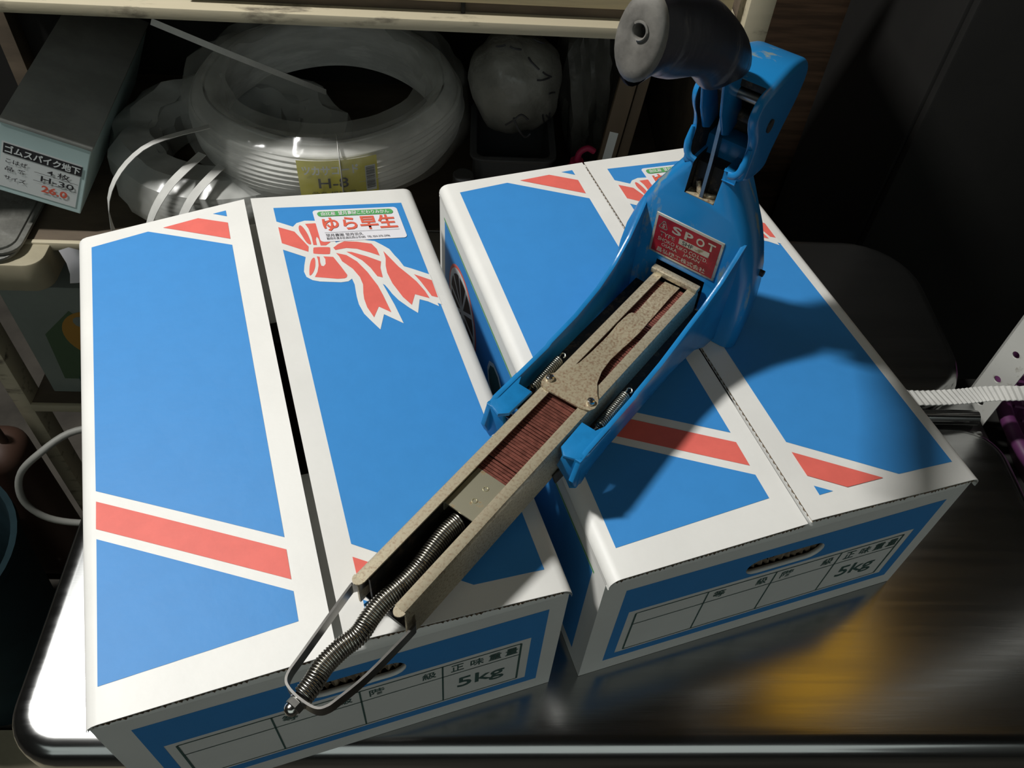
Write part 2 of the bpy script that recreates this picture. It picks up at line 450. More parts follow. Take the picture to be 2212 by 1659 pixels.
BOW = [[[141.9,324.7],[152.5,318.1],[159.7,300.1],[158.6,294.4],[141.8,306.3]],[[156.4,323.4],[157.7,324.9],[159.5,321.8],[161.3,314.2],[162.1,304.5],[161.2,302.3],[159.0,304.9],[157.2,312.4],[156.0,318.6]],[[161.4,326.1],[168.6,326.0],[172.9,323.8],[177.3,318.3],[177.2,309.7],[175.6,302.7],[172.0,299.8],[168.3,300.1],[168.1,307.9],[167.1,310.4],[166.1,307.6],[165.8,301.0],[163.3,301.4],[163.6,310.3],[163.0,320.1]],[[162.5,296.8],[163.9,298.6],[173.5,297.6],[174.3,295.7],[173.5,291.7],[172.1,289.9],[162.7,291.7],[161.9,293.3]],[[161.3,287.6],[161.7,284.7],[160.6,278.0],[158.3,272.2],[155.9,269.2],[155.3,270.4],[156.8,278.6],[159.0,285.1]],[[163.5,288.7],[165.4,287.9],[164.7,282.0],[164.9,278.2],[166.5,277.5],[168.2,279.7],[168.9,284.8],[168.0,288.0],[174.8,286.5],[178.3,275.4],[180.9,266.0],[180.2,263.8],[178.5,262.7],[173.7,262.9],[158.5,267.1],[161.2,272.3],[163.1,278.8],[163.7,284.4]],[[176.7,296.5],[180.8,300.1],[185.9,302.7],[194.8,301.0],[204.9,297.4],[207.4,291.1],[207.9,283.3],[202.0,287.6],[193.2,293.1],[185.9,295.0],[177.7,293.8]],[[185.1,290.9],[188.7,290.1],[198.2,284.1],[207.4,276.9],[205.5,270.2],[204.9,259.7],[201.3,261.7],[198.5,271.3],[194.3,280.0]],[[177.5,290.5],[184.4,287.2],[190.4,279.4],[195.4,267.2],[199.6,252.0],[201.0,241.9],[202.8,224.0],[195.6,230.8],[190.2,221.0],[187.7,231.3],[187.4,239.8],[188.1,246.1],[189.7,254.6],[189.1,262.5],[185.9,272.0],[180.1,280.9],[179.0,286.8]],[[211.6,288.1],[218.7,269.4],[224.0,259.4],[227.6,252.1],[231.0,241.5],[232.4,233.6],[223.2,239.2],[218.4,228.9],[214.2,237.6],[210.2,252.5],[209.0,264.0],[209.7,271.9],[211.5,279.8]],[[227.6,260.0],[238.7,251.7],[238.4,233.5],[234.4,235.7],[232.8,242.3],[230.5,251.6]]]
mm = lambda l: [(p[0] / 1000, p[1] / 1000) for p in l]

def drape(bm, hf, eps, xs, ys):
    """cut a flat mesh along the flap's own grid and lay it on the flap surface"""
    for x in xs:
        bmesh.ops.bisect_plane(bm, geom=bm.verts[:] + bm.edges[:] + bm.faces[:], plane_co=(x, 0, 0), plane_no=(1, 0, 0), dist=1e-7)
    for y in ys:
        bmesh.ops.bisect_plane(bm, geom=bm.verts[:] + bm.edges[:] + bm.faces[:], plane_co=(0, y, 0), plane_no=(0, 1, 0), dist=1e-7)
    bmesh.ops.triangulate(bm, faces=bm.faces)
    for v in bm.verts: v.co.z = hf(v.co.x, v.co.y) + eps
    return bm

GX = [BW * k / 12 for k in range(1, 12)] ; GY = [BL * k / 6 for k in range(1, 6)]

def make_carton(name, loc, rz, lifts, label, shift, notch):
    root = empty(name, loc, rz, label=label, cat='carton')
    (l0, l1), (r0, r1) = lifts
    seamL, seamR = BW / 2 - notch, BW / 2 + notch * 0.35
    def hL(x, y): return BH + (l0 + (l1 - l0) * y / BL) * min(1, max(0, x) / (BW / 2))
    def hR(x, y): return BH + (r0 + (r1 - r0) * y / BL) * min(1, max(0, BW - x) / (BW / 2))
    T = 0.0035
    # side walls
    sides = []
    for nm, x0 in (('side_panel', 0.0), ('side_panel', BW - T)):
        sides.append(boxo(nm, 'white', root, x0, x0 + T, 0.0, BL, 0.0, BH - HR))
    # end walls; front one with hand hole
    hole = []
    for cx, a0 in ((0.147, -90), (0.110, 90)):
        for k in range(9):
            a = radians(a0 + 180 * k / 8); hole.append((cx + 0.0095 * cos(a), 0.0985 + 0.0095 * sin(a)))
    ends = []
    for yy, dirn in ((0.0, 1), (BL, -1)):
        bm = plate([[(T, 0.0), (BW - T, 0.0), (BW - T, BH - 0.0125), (T, BH - 0.0125)], hole], T)
        xf(bm, lambda x, y, z: (x, yy + dirn * z, y))
        ends.append(obj('end_panel', bm, 'white', root))
    boxo('bottom_flap', 'kraft', root, T, BW - T, T, BL - T, 0.0005, T)
    # the torn brown board seen inside the hand hole
    for e, yy in ((ends[0], 0.0058), (ends[1], BL - 0.0058)):
        bm = nbm()
        n = 40
        for r in range(3):
            prev = None
            for k in range(n + 1):
                x = 0.098 + 0.061 * k / n
                dy = 0.0016 * sin(k * 1.9 + r * 2) + random.uniform(-.0006, .0006)
                a = bm.verts.new((x, yy + dy, 0.0865 + r * 0.008)); b = bm.verts.new((x + random.uniform(-.0006, .0006), yy - dy, 0.0950 + r * 0.008))
                if prev: bm.faces.new((prev[0], a, b, prev[1]))
                prev = (a, b)
        obj('hand_hole_board', bm, 'kraft', root)
    # folded crease along the top of each end wall and the inner flap behind it
    for yy, s in ((0.0, 1), (BL, -1)):
        path = [(0, yy, BH - 0.0126), (0, yy + s * 0.0006, BH - 0.0102), (0, yy + s * 0.0024, BH - 0.0080), (0, yy + s * 0.006, BH - 0.0062), (0, yy + s * 0.045, BH - 0.0048), (0, yy + s * 0.115, BH - 0.0048)]
        bm = nbm(); rows = []
        for p in path:
            rows.append([bm.verts.new((x, p[1], p[2])) for x in (T * .3, BW * .25, BW * .5, BW * .75, BW - T * .3)])
        for A, B in zip(rows[:-1], rows[1:]):
            for k in range(4): bm.faces.new((A[k], A[k + 1], B[k + 1], B[k]))
        obj('inner_flap', bm, 'white', root, 60)
    # closing flaps with rounded hinge
    flaps = []
    for side in ('L', 'R'):
        hf = hL if side == 'L' else hR
        if side == 'L': xs = [0, .0006, .002, .0042, HR] + [x for x in GX if HR < x < seamL - 1e-4] + [seamL]
        else: xs = [seamR] + [x for x in GX if seamR + 1e-4 < x < BW - HR] + [BW - HR, BW - .0042, BW - .002, BW - .0006, BW]
        ys = [-0.0034] + GY + [BL + 0.0015]
        def top(x, y):
            d = x if side == 'L' else BW - x
            z = hf(x, min(max(y, 0), BL))
            if d < HR: z -= HR - sqrt(max(0, HR * HR - (HR - d) ** 2))
            return z
        bm = nbm(); th = 0.0012
        # top liner and bottom liner as thin solids
        for off0, off1 in ((0.0, -0.0007), (-0.0026, -0.0032)):
            A = [[bm.verts.new((x, y, top(x, y) + off0)) for x in xs] for y in ys]
            B = [[bm.verts.new((x, y + (0.0 if off0 == 0 else (0.001 if y < 0 else 0)), top(x, y) + off1)) for x in xs] for y in ys]
            for G, fl in ((A, False), (B, True)):
                for j in range(len(ys) - 1):
                    for i in range(len(xs) - 1):
                        q = (G[j][i], G[j][i + 1], G[j + 1][i + 1], G[j + 1][i])
                        bm.faces.new(q[::-1] if fl else q)
            for j in range(len(ys) - 1):
                bm.faces.new((A[j][0], A[j + 1][0], B[j + 1][0], B[j][0])); bm.faces.new((A[j][-1], B[j][-1], B[j + 1][-1], A[j + 1][-1]))
            for i in range(len(xs) - 1):
                bm.faces.new((A[0][i], B[0][i], B[0][i + 1], A[0][i + 1])); bm.faces.new((A[-1][i], A[-1][i + 1], B[-1][i + 1], B[-1][i]))
        fo = obj('closing_flap', bm, 'white', root, 50)
        flaps.append(fo)
        # flutes visible along front, back edge
        bm = nbm()
        for y0, y1 in ((-0.0036, 0.010), (BL - 0.008, BL + 0.0014)):
            x = xs[0] + 0.004; prev = None; k = 0
            xe = xs[-1] - 0.001 if side == 'L' else xs[-1] - 0.004
            if side == 'R': x = xs[0] + 0.001
            while x < xe:
                z = top(x, 0 if y0 < 0.1 else BL) - (0.0007 if k % 2 else 0.0026)
                jy = random.uniform(-0.0006, 0.0004)
                a = bm.verts.new((x, y0 + (jy if y0 < 0 else 0), z)); b = bm.verts.new((x, y1 - (jy if y0 > 0 else 0), z))
                if prev: bm.faces.new((prev[0], a, b, prev[1]))
                prev = (a, b); x += 0.0013; k += 1
        # flutes along the centre seam
        xe0 = seamL if side == 'L' else seamR; s_ = -1 if side == 'L' else 1
        y = 0.001; prev = None; k = 0
        while y < BL - 0.002:
            z = top(xe0, y) - (0.0007 if k % 2 else 0.0026)
            a = bm.verts.new((xe0, y, z)); b = bm.verts.new((xe0 + s_ * 0.006, y, z))
            if prev: bm.faces.new((prev[0], a, b, prev[1]))
            prev = (a, b); y += 0.0022; k += 1
        fl = obj('fluting', bm, 'kraft', fo); tag(fl, kind='stuff', label='brown corrugated fluting in the cut edge')
        # print
        mp = (lambda l: [(shift[0] + (x - 10.0) * shift[1], y) for x, y in l]) if side == 'L' else (lambda l: l)
        if side == 'L':
            for k in ('L_tri', 'L_blue', 'L_blue2'): obj('blue_print', drape(polys([mm(mp(PR[k]))]), hf, .00018, GX, GY), 'blue', fo)
            for k in ('L_red1', 'L_red2'): obj('coral_ribbon_print', drape(polys([mm(mp(PR[k]))]), hf, .00022, GX, GY), 'red', fo)
        else:
            for k in ('R_blue', 'R_tri'): obj('blue_print', drape(polys([mm(PR[k])]), hf, .00018, GX, GY), 'blue', fo)
            wpts = [tuple(p) for p in catmull([(a, b, 0) for a, b in mm(PR['R_white'])], 1, True)]
            obj('white_bow_outline', drape(polys([[(p[0], p[1]) for p in wpts]]), hf, .00034, GX, GY), 'white', fo)
            bl = []
            for i, b in enumerate(BOW):
                q = mm(b)
                if i in (1, 3, 4): q = [(p.x, p.y) for p in catmull([(a, c, 0) for a, c in q], 3, True)]
                bl.append(q)
            for q in bl: obj('coral_bow_print', drape(polys([q]), hf, .00046, GX, GY), 'red', fo)
            obj('coral_ribbon_print', drape(polys([mm(PR['R_red'])]), hf, .00046, GX, GY), 'red', fo)
            # sticker: affine frame
            O = Vector((0.1691, 0.3412)); U = Vector((0.2330, 0.3385)) - O; V = (Vector((0.1692, 0.3043)) - O) * 1.015
            aff = lambda bm: xf(bm, lambda x, y, z: (O.x + U.x * x + V.x * y, O.y + U.y * x + V.y * y, 0))
            st = obj('sticker', drape(aff(polys([[(a, b * 1.0) for a, b in [(p[0], p[1] * 1.0) for p in rr(0, 1, 0, 1, .045, .08)]]])), hf, .00062, GX, GY), 'paperwhite', root,
                     label='white rounded sticker with green bar and red lettering')
            e = .0010
            obj('green_bar', drape(aff(polys([rr(.045, .94, .065, .225, .045, .08)])), hf, e, GX, GY), 'st_green', st)
            flip = lambda bm: bm
            def T_(body, x0, x1, y0, y1, bold=0.0): return txt(body, x0, x1, y1, y0, bold)
            obj('white_lettering', drape(aff(join(T_('由比産', .09, .255, .085, .205, .012), T_('望月農園', .29, .50, .085, .205, .012), T_('こだわりみかん', .51, .89, .09, .205, .012))), hf, e + .0002, GX, GY), 'st_white', st)
            obj('red_lettering', drape(aff(T_('ゆら早生', .075, .935, .25, .69, .026)), hf, e, GX, GY), 'st_red', st)
            obj('small_lettering', drape(aff(join(T_('望月農園 望月崇久', .075, .50, .775, .865), T_('静岡市清水区由比西山寺585  TEL 054-375-2996', .075, .80, .88, .955),
                                                  polys([[(.07, .732), (.94, .732), (.94, .738), (.07, .738)]]))), hf, e, GX, GY), 'black_ink', st)
    # print on front end wall
    fr = lambda bm, e: xf(bm, lambda x, y, z: (x, -e, y))
    A_, B_ = (.0155, .2405, .0158, .119), (.0228, .2322, .0240, .0860)
    rect = lambda a: [(a[0], a[2]), (a[1], a[2]), (a[1], a[3]), (a[0], a[3])]
    hole2 = []
    bm = plate([rect(A_), rect(B_), hole[::-1]], 0.0001)
    xf(bm, lambda x, y, z: (x, -0.00008 - z, y)); obj('blue_frame_print', bm, 'blue', ends[0])
    t = (.0285, .2262, .0268, .0812); w = .0009
    L = [strip(t[0], t[2], t[0], t[3], w * 1.5), strip(t[1], t[2], t[1], t[3], w * 1.5), strip(t[0], t[2], t[1], t[2], w * .8), strip(t[0], t[3], t[1], t[3], w), strip(t[0], .0650, t[1], .0652, w * .8)]
    for x in (.0788, .1283, .1774): L.append(strip(x, t[2], x, t[3], w * 1.2))
    bms = [polys(L)]
    for ch, x0, x1 in (('等', .0838, .0925), ('級', .1155, .1235), ('階', .1335, .1425), ('級', .1650, .1735), ('正', .1825, .1905), ('味', .1945, .2030), ('重', .2060, .2140), ('量', .2165, .2245)):
        bms.append(txt(ch, x0, x1, .0688, .0782, .012))
    bms.append(txt('5kg', .1865, .2170, .0365, .0560, .012))
    obj('green_table_print', fr(join(*bms), .00025), 'green_ink', ends[0])
    # print on the left side wall: blue field, green line, fruit slice emblem, outlined characters
    sd = lambda bm, e: xf(bm, lambda x, y, z: (-e, x, y))
    obj('blue_side_print', sd(polys([[(.016, .012), (.344, .012), (.344, .122), (.016, .122)]]), .0001), 'blue', sides[0])
    obj('green_line_print', sd(polys([[(.014, .1225), (.346, .1225), (.346, .1245), (.014, .1245)]]), .0001), 'st_green', sides[0])
    em = [circle(.29, .07, .040, 36)]
    obj('coral_emblem_ring', sd(polys(em), .0002), 'red', sides[0])
    obj('white_emblem_ring', sd(polys([circle(.29, .07, .037, 36)]), .0003), 'white', sides[0])
    for c in (.200, .150): obj('white_letter_outline', sd(polys([circle(c, .078, .020, 10)]), .0003), 'white', sides[0])
    seg = []
    for k in range(10):
        a0 = 2 * pi * k / 10 + .06; a1 = 2 * pi * (k + 1) / 10 - .06
        seg.append([(.29 + .005 * cos((a0 + a1) / 2), .07 + .005 * sin((a0 + a1) / 2))] + [(.29 + .032 * cos(a0 + (a1 - a0) * j / 5), .07 + .032 * sin(a0 + (a1 - a0) * j / 5)) for j in range(6)])
    obj('fruit_segment_print', sd(polys(seg), .0004), 'brown_thing', sides[0])
    obj('dark_side_lettering', sd(polys([circle(c, .078, .0165, 10) for c in (.200, .150)]), .0004), 'green_ink', sides[0])
    return root

def rr(x0, x1, y0, y1, rx, ry, n=6):
    pts = []
    for cx, cy, a0 in ((x1 - rx, y1 - ry, 0), (x0 + rx, y1 - ry, 90), (x0 + rx, y0 + ry, 180), (x1 - rx, y0 + ry, 270)):
        for k in range(n + 1):
            a = radians(a0 + 90 * k / n); pts.append((cx + rx * cos(a), cy + ry * sin(a)))
    return pts

make_carton('carton', (0, 0, 0.0006), 0, ((.005, .014), (.0125, .0135)), 'white and blue fruit carton on the left, nearest the table corner, its flap seam gaping', (10.0, 1.0), .0035)
make_carton('carton', (0.2720, -0.0022, 0.0006), -0.0034, ((.0042, .0015), (.0072, .0015)), 'white and blue fruit carton on the right, carrying the stapler head, flaps nearly flush', (13.3, 1.0145), .0012)

# ------------------------------------------------------------------ the stapler (local x = towards the head, z = up from the carton tops)
st = empty('carton_stapler', (0.3809, 0.1636, BH), radians(34.64),
           label='blue hand-operated carton stapler with black grip and long staple magazine lying across both cartons', cat='stapler')
YC = 0.0014
# magazine rails
def rail(sgn, s0, s1):
    prof = [(.0098, .0438), (.0098, .0450), (.0140, .0450), (.0158, .0445), (.0166, .0432), (.0168, .0410), (.0168, .0150), (.0156, .0150), (.0156, .0410), (.0150, .0430), (.0136, .0438)]
    n = 2; rings = []
    for s in (s0, s1): rings.append([Vector((s, sgn * y, z)) for y, z in prof])
    bm = nbm(); loft(bm, rings)
    # rounded tail end of the top flange
    return bm
for sg in (1, -1):
    obj('magazine_rail', rail(sg, -0.2835, 0.004), 'rail', st, 35)
    bm = nbm()
    a = [(-0.2835 - .004 * sin(pi * k / 8), sg * (.0133 + .0033 * cos(pi * k / 8))) for k in range(9)]
    vs = [bm.verts.new((x, y, .0446)) for x, y in a]; vb = [bm.verts.new((x - 0, y, .0436)) for x, y in a]
    bm.faces.new(vs); bm.faces.new(vb[::-1])
    for k in range(8): bm.faces.new((vs[k], vb[k], vb[k + 1], vs[k + 1]))
    bm.faces.new((vs[8], vb[8], vb[0], vs[0]))
    obj('rail_tip', bm, 'rail', st)
boxo('magazine_floor', 'blacksteel_and_shade', st, -0.280, 0.004, -.0154, .0154, .0150, .0165)
for sg in (1, -1):
    boxo('frame_shade_floor', 'blacksteel_and_shade', st, -.1380, .0070, sg * .0235 - .0066, sg * .0235 + .0066, .0255, .0270)  # dark sheets added as painted shade in the gaps beside the magazine
# inner liner rails carrying the staples
for sg in (1, -1):
    boxo('magazine_liner', 'blacksteel_and_shade', st, -0.279, 0.0, sg * .0118 - .0006, sg * .0118 + .0006, .0165, .0375)
# staples
bm = nbm()
s = -0.1935
while s < 0.001:
    j = random.uniform(-.00012, .00012); yj = random.uniform(-.0003, .0003)
    box(bm, s - .00082, s + .00082, -.0140 + yj, .0140 + yj, .0396 + j, .0411 + j, .00025, 1)
    for sg in (1, -1): box(bm, s - .00082, s + .00082, sg * .0133 + yj - .0006, sg * .0133 + yj + .0006, .022, .0403)
    s += .00205 if random.random() > .08 else .0024
ob = obj('staple_strip', bm, 'copper', st); tag(ob, kind='stuff', label='strip of copper-coloured staples')
# pusher saddle with side lips and rivet rings
bm = nbm()
prof = [(.0108, .0425), (.0095, .0414), (.0088, .0405), (-.0088, .0405), (-.0098, .0414), (-.0108, .0432), (-.0112, .0436), (-.0106, .0424), (-.0092, .0396), (.0092, .0396), (.0104, .0412)]
prof = [(.0112, .0330), (.0112, .0402), (.0100, .0414), (-.0092, .0414), (-.0102, .0424), (-.0104, .0438), (-.0112, .0438), (-.0112, .0418), (-.0098, .0404), (.0098, .0404), (.0104, .0396), (.0104, .0330)]
loft(bm, [[Vector((s, y, z)) for y, z in prof] for s in (-.2228, -.1945)])
pu = obj('pusher', bm, 'pusher', st, 35)
for s, y in ((-.2028, -.0016), (-.2123, -.0016)):
    bm = nbm(); tube(bm, [(s + .0014 * cos(2 * pi * k / 20), y + .0014 * sin(2 * pi * k / 20), .0415) for k in range(20)], .00035, 6, closed=True)
    obj('rivet', bm, 'pusher', pu, 60)
# follower spring, wavy
sp = [(-.2235, .0000), (-.2330, .0008), (-.2450, .0000), (-.2570, -.0012), (-.2690, -.0006), (-.2810, .0008), (-.2910, .0004), (-.3010, -.0012), (-.3110, .0006), (-.3220, .0010), (-.3310, -.0010), (-.3385, -.0018)]
zs = [.0335, .0335, .033, .032, .031, .031, .0305, .030, .030, .030, .030, .030]
path = catmull([(a, b, z) for (a, b), z in zip(sp, zs)], 8)
obj('follower_spring', helix(path, lambda t: .0049 - .0002 * t, .00145, .00058, n=6, sides=16), 'spring', st, 60)
bm = nbm(); tube(bm, path, .0040, 10); obj('spring_core', bm, 'blacksteel_and_shade', st, 60)
# guide strap bent round the tail
sL = [(-.262, .0148), (-.2805, .0158), (-.2846, .0177), (-.2890, .0177), (-.3257, .0117), (-.3345, .0102), (-.3385, .0080), (-.3400, .0045), (-.3405, -.0010), (-.3400, -.0080), (-.3385, -.0125), (-.3355, -.0148), (-.3310, -.0161), (-.3136, -.0190), (-.2855, -.0204), (-.2812, -.0198), (-.2790, -.0172), (-.2750, -.0151), (-.262, -.0148)]
pth = catmull([(a, b, .0305) for a, b in sL], 4)
bm = nbm(); tube(bm, pth, 0, flat=(.0006, .0043), up=(0, 0, 1)); obj('guide_strap', bm, 'strap', st, 35)
# tail nut
bm = nbm()
def ringx(s, r, n=24, hexa=False, c=(-.0019, .0300)):
    out = []
    for k in range(n):
        a = 2 * pi * k / n; q = r
        if hexa: q = r * cos(pi / 6) / cos((a % (pi / 3)) - pi / 6)
        out.append(Vector((s, c[0] + q * cos(a), c[1] + q * sin(a))))
    return out
loft(bm, [ringx(-.3408, .0046), ringx(-.3416, .0046)]); obj('washer', bm, 'chrome', st, 35)
bm = nbm()
loft(bm, [ringx(-.3416, .0044, hexa=True), ringx(-.3446, .0044, hexa=True), ringx(-.3450, .0035), ringx(-.3462, .0034), ringx(-.3474, .0029), ringx(-.3482, .0020), ringx(-.3486, .0008)])
obj('acorn_nut', bm, 'chrome', st, 38)
# clip plate with its tongues and two screws
cp = [(-.1258, .0176), (-.1205, .0182), (-.1166, .0160), (-.1099, .0115), (-.0993, .0086), (-.0866, .0082), (-.0723, .0082), (-.0640, .0084), (-.0560, .0086), (-.0440, .0078), (-.0418, .0068), (-.0410, .0030), (-.0415, -.0030), (-.0424, -.0058), (-.0529, -.0062), (-.0698, -.0046), (-.0844, -.0042), (-.0962, -.0056), (-.1061, -.0088), (-.1132, -.0135), (-.1165, -.0164), (-.1190, -.0178), (-.1230, -.0182), (-.1262, -.0168), (-.1280, -.0120), (-.1293, .0124), (-.1285, .0160)]
bm = plate(cp, .0011)
for x in [(-.115 + k * .006) for k in range(13)]:
    bmesh.ops.bisect_plane(bm, geom=bm.verts[:] + bm.edges[:] + bm.faces[:], plane_co=(x, 0, 0), plane_no=(1, 0, 0), dist=1e-7)
def cz(x):
    if x < -.105: return .0452
    t = (x + .105) / .065
    return .0452 - .0030 * sin(min(1, t) * pi / 2 * 1.0) + (.0022 * max(0, min(1, (x + .066) / .014)) if x > -.066 else 0)
xf(bm, lambda x, y, z: (x, y, cz(x) + z))
cl = obj('clip_plate', bm, 'rusty', st, 30)
bm = plate([(-.062, .0062), (0.0000, .0062), (.0010, -.0045), (-.062, -.0045)], .0009)
for x in [(-.056 + k * .006) for k in range(10)]:
    bmesh.ops.bisect_plane(bm, geom=bm.verts[:] + bm.edges[:] + bm.faces[:], plane_co=(x, 0, 0), plane_no=(1, 0, 0), dist=1e-7)
xf(bm, lambda x, y, z: (x, y, .0412 + z + .0018 * max(0, 1 - abs(x + .012) / .02)))
obj('pressure_tongue', bm, 'rusty', st, 30)
for s, y in ((-.1214, .0145), (-.1211, -.0140)):
    bm = nbm(); lathe(bm, [(.0025, .0462), (.0026, .0475), (.0021, .0487), (.0009, .0492)], 20, (s, y))
    sc = obj('screw', bm, 'chrome', st, 40)
    bm = nbm(); box(bm, s - .0014, s + .0014, y - .00028, y + .00028, .0488, .0494); box(bm, s - .00028, s + .00028, y - .0014, y + .0014, .0488, .0494)
    obj('cross_slot', bm, 'blacksteel_and_shade', sc)
# bridge across the magazine head
boxo('head_bridge', 'rail', st, .0005, .0060, -.0165, .0185, .0440, .0482, .0008)
# extension springs at both sides
for sg, sA, sB in ((1, -.0975, -.1240), (-1, -.0950, -.1235)):
    y = sg * .0236
    pa = [(sA, y, .036), (sB, y, .034)]
    obj('return_spring', helix(pa, .0027, .0015, .00055, n=6, sides=12), 'dkspring', st, 60)
    bm = nbm()
    hk = [(sA, y + .0027, .036), (sA + .002, y + .001, .037), (sA + .0045, y + .0015, .037), (sA + .0058, y, .0368), (sA + .0045, y - .0016, .0364), (sA + .003, y - .0012, .036)]
    tube(bm, catmull(hk, 4), .00055, 6)
    obj('spring_hook', bm, 'dkspring', st, 60); bm = nbm()
    hk = [(sB, y + .0027, .034), (sB - .002, y + .001, .034), (sB - .0045, y + .0012, .034), (sB - .006, y - .001, .034)]
    tube(bm, catmull(hk, 4), .00055, 6); obj('spring_hook', bm, 'dkspring', st, 60)
# side walls of the blue frame
top = [(-.158, .0440), (-.150, .0455), (-.1010, .0455), (-.0980, .0470), (-.0700, .0480), (-.0450, .0530), (-.0250, .0600), (-.0080, .0705), (.0040, .0830), (.0100, .0900), (.0160, .0900)]
bot = [(.0160, .0085), (-.0050, .0110), (-.0200, .0200), (-.0500, .0235), (-.1200, .0260), (-.1420, .0250), (-.1530, .0180), (-.1600, .0230), (-.1630, .0310)]
for sg in (1, -1):
    bm = plate(top + bot, .0032, .0007)
    yo = .0312
    def wf(x, y, z, sg=sg):
        wid = yo + (0.004 * max(0, (x + .05) / .06) ** 1.5 if x > -.05 else 0)
        return (x, sg * (wid + z - .0016) + (YC * max(0, (x + .1) / .11) if x > -.1 else 0), y)
    bmesh.ops.triangulate(bm, faces=[f for f in bm.faces if len(f.verts) > 4])
    for x in (-.04, -.03, -.02, -.01, 0.0):
        bmesh.ops.bisect_plane(bm, geom=bm.verts[:] + bm.edges[:] + bm.faces[:], plane_co=(x, 0, 0), plane_no=(1, 0, 0), dist=1e-7)
    xf(bm, wf)
    obj('side_wall', bm, 'tool_blue', st, 30)
    # lug: horizontal web between wall and magazine with drop-down nose
    bm = plate([(-.1360, .0185), (-.1360, .0275), (-.1300, .0300), (-.1300, .0325), (-.1520, .0325), (-.1575, .0300), (-.1600, .0230), (-.1560, .0190)], .0032, .0010)
    xf(bm, lambda x, y, z: (x, sg * y, .0423 + z - .0000)); obj('lug_web', bm, 'tool_blue', st, 40)
    bm = plate([(-.1560, .0230), (-.1475, .0200), (-.1475, .0425), (-.1560, .0425)], .0030, .0006)
    bm = plate([(.0190, .0300), (.0222, .0445), (.0320, .0445), (.0322, .0200), (.0290, .0170), (.0262, .0220)], .0030, .0007)
    xf(bm, lambda x, y, z: (-.1590 + z, sg * x, y)); obj('lug_nose', bm, 'tool_blue', st, 40)
    bm = nbm(); tube(bm, [(-.1500, sg * .0168, .0330), (-.1500, sg * .0270, .0330)], .0016, 12)
    obj('guide_pin', bm, 'copper', st, 40)
# bracket tab below the magazine
bm = plate([(-.1600, .0190), (-.1480, .0190), (-.1440, .0060), (-.1560, .0075)], .0012)
xf(bm, lambda x, y, z: (x, -.0185 + z, y)); obj('bracket_tab', bm, 'blacksteel_and_shade', st)

# head housing: bell-shaped front with side skirts, slot cut through the top
prof = [(.0060, .0500, .034), (.0160, .0502, .037), (.0300, .0500, .036), (.0460, .0492, .035), (.0630, .0470, .033), (.0800, .0425, .031), (.0930, .0375, .030), (.1013, .0335, .029), (.1136, .0265, .029), (.1240, .0205, .029), (.1300, .0172, .029), (.1330, .0150, .028)]
rings = []
for z, hw, dep in prof:
    s0 = .0080; r = min(.0075, hw * .5); ring = []
    c = YC
    pts = []
    for k in range(5):
        a = pi + (pi / 2) * k / 4
        pts.append((s0 + r + r * cos(a), c - hw + r + r * sin(a)))     # front right corner, from front to side
    pts2 = [(dep + .004, c - hw * .93), (dep + .006, c - hw * .80), (dep + .006, c + hw * .80), (dep + .004, c + hw * .93)]
    pts3 = []
    for k in range(5):
        a = pi / 2 + (pi / 2) * k / 4
        pts3.append((s0 + r + r * cos(a), c + hw - r + r * sin(a)))
    ring = [Vector((a, b, z)) for a, b in pts + pts2 + pts3]
    rings.append(ring)
bm = nbm(); loft(bm, rings)
head = obj('head_housing', bm, 'tool_worn', st, 40)
bm = nbm()
# cutters: slot and hollow underneath
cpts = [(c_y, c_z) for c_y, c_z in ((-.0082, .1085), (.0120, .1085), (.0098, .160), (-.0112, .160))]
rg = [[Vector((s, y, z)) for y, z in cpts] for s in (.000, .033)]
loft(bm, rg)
cut = obj('cutter_a', bm, 'blacksteel_and_shade', st)
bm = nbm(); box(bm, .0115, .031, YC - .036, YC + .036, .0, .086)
cut2 = obj('cutter_b', bm, 'blacksteel_and_shade', st)
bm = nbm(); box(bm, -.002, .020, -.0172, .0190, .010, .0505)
cut3 = obj('cutter_c', bm, 'blacksteel_and_shade', st)
def boolean(target, cutters, bevel=0.0):
    for c in cutters:
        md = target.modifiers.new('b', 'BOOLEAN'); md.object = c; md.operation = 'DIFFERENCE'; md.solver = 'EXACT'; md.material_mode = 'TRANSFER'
    if bevel:
        md = target.modifiers.new('v', 'BEVEL'); md.width = bevel; md.segments = 2; md.limit_method = 'ANGLE'; md.angle_limit = radians(50)
    bpy.context.view_layer.update()
    me = bpy.data.meshes.new_from_object(target.evaluated_get(bpy.context.evaluated_depsgraph_get()))
    target.modifiers.clear(); old = target.data; me.name = old.name; target.data = me
    me.polygons.foreach_set('use_smooth', [True] * len(me.polygons))
    b = nbm(); b.from_mesh(me)
    for e in b.edges: e.smooth = not (len(e.link_faces) != 2 or e.calc_face_angle(0) > radians(38))
    b.to_mesh(me); b.free()
    for c in cutters: bpy.data.objects.remove(c)
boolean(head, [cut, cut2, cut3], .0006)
# shoulders: bevelled nose pads on top of the housing at both sides of the slot
for sg in (1, -1):
    bm = nbm(); box(bm, .0085, .034, YC + sg * .0112, YC + sg * .0172, .128, .1345, .0012)
    if False: pass
    obj('shoulder_pad', bm, 'tool_blue', st, 40)
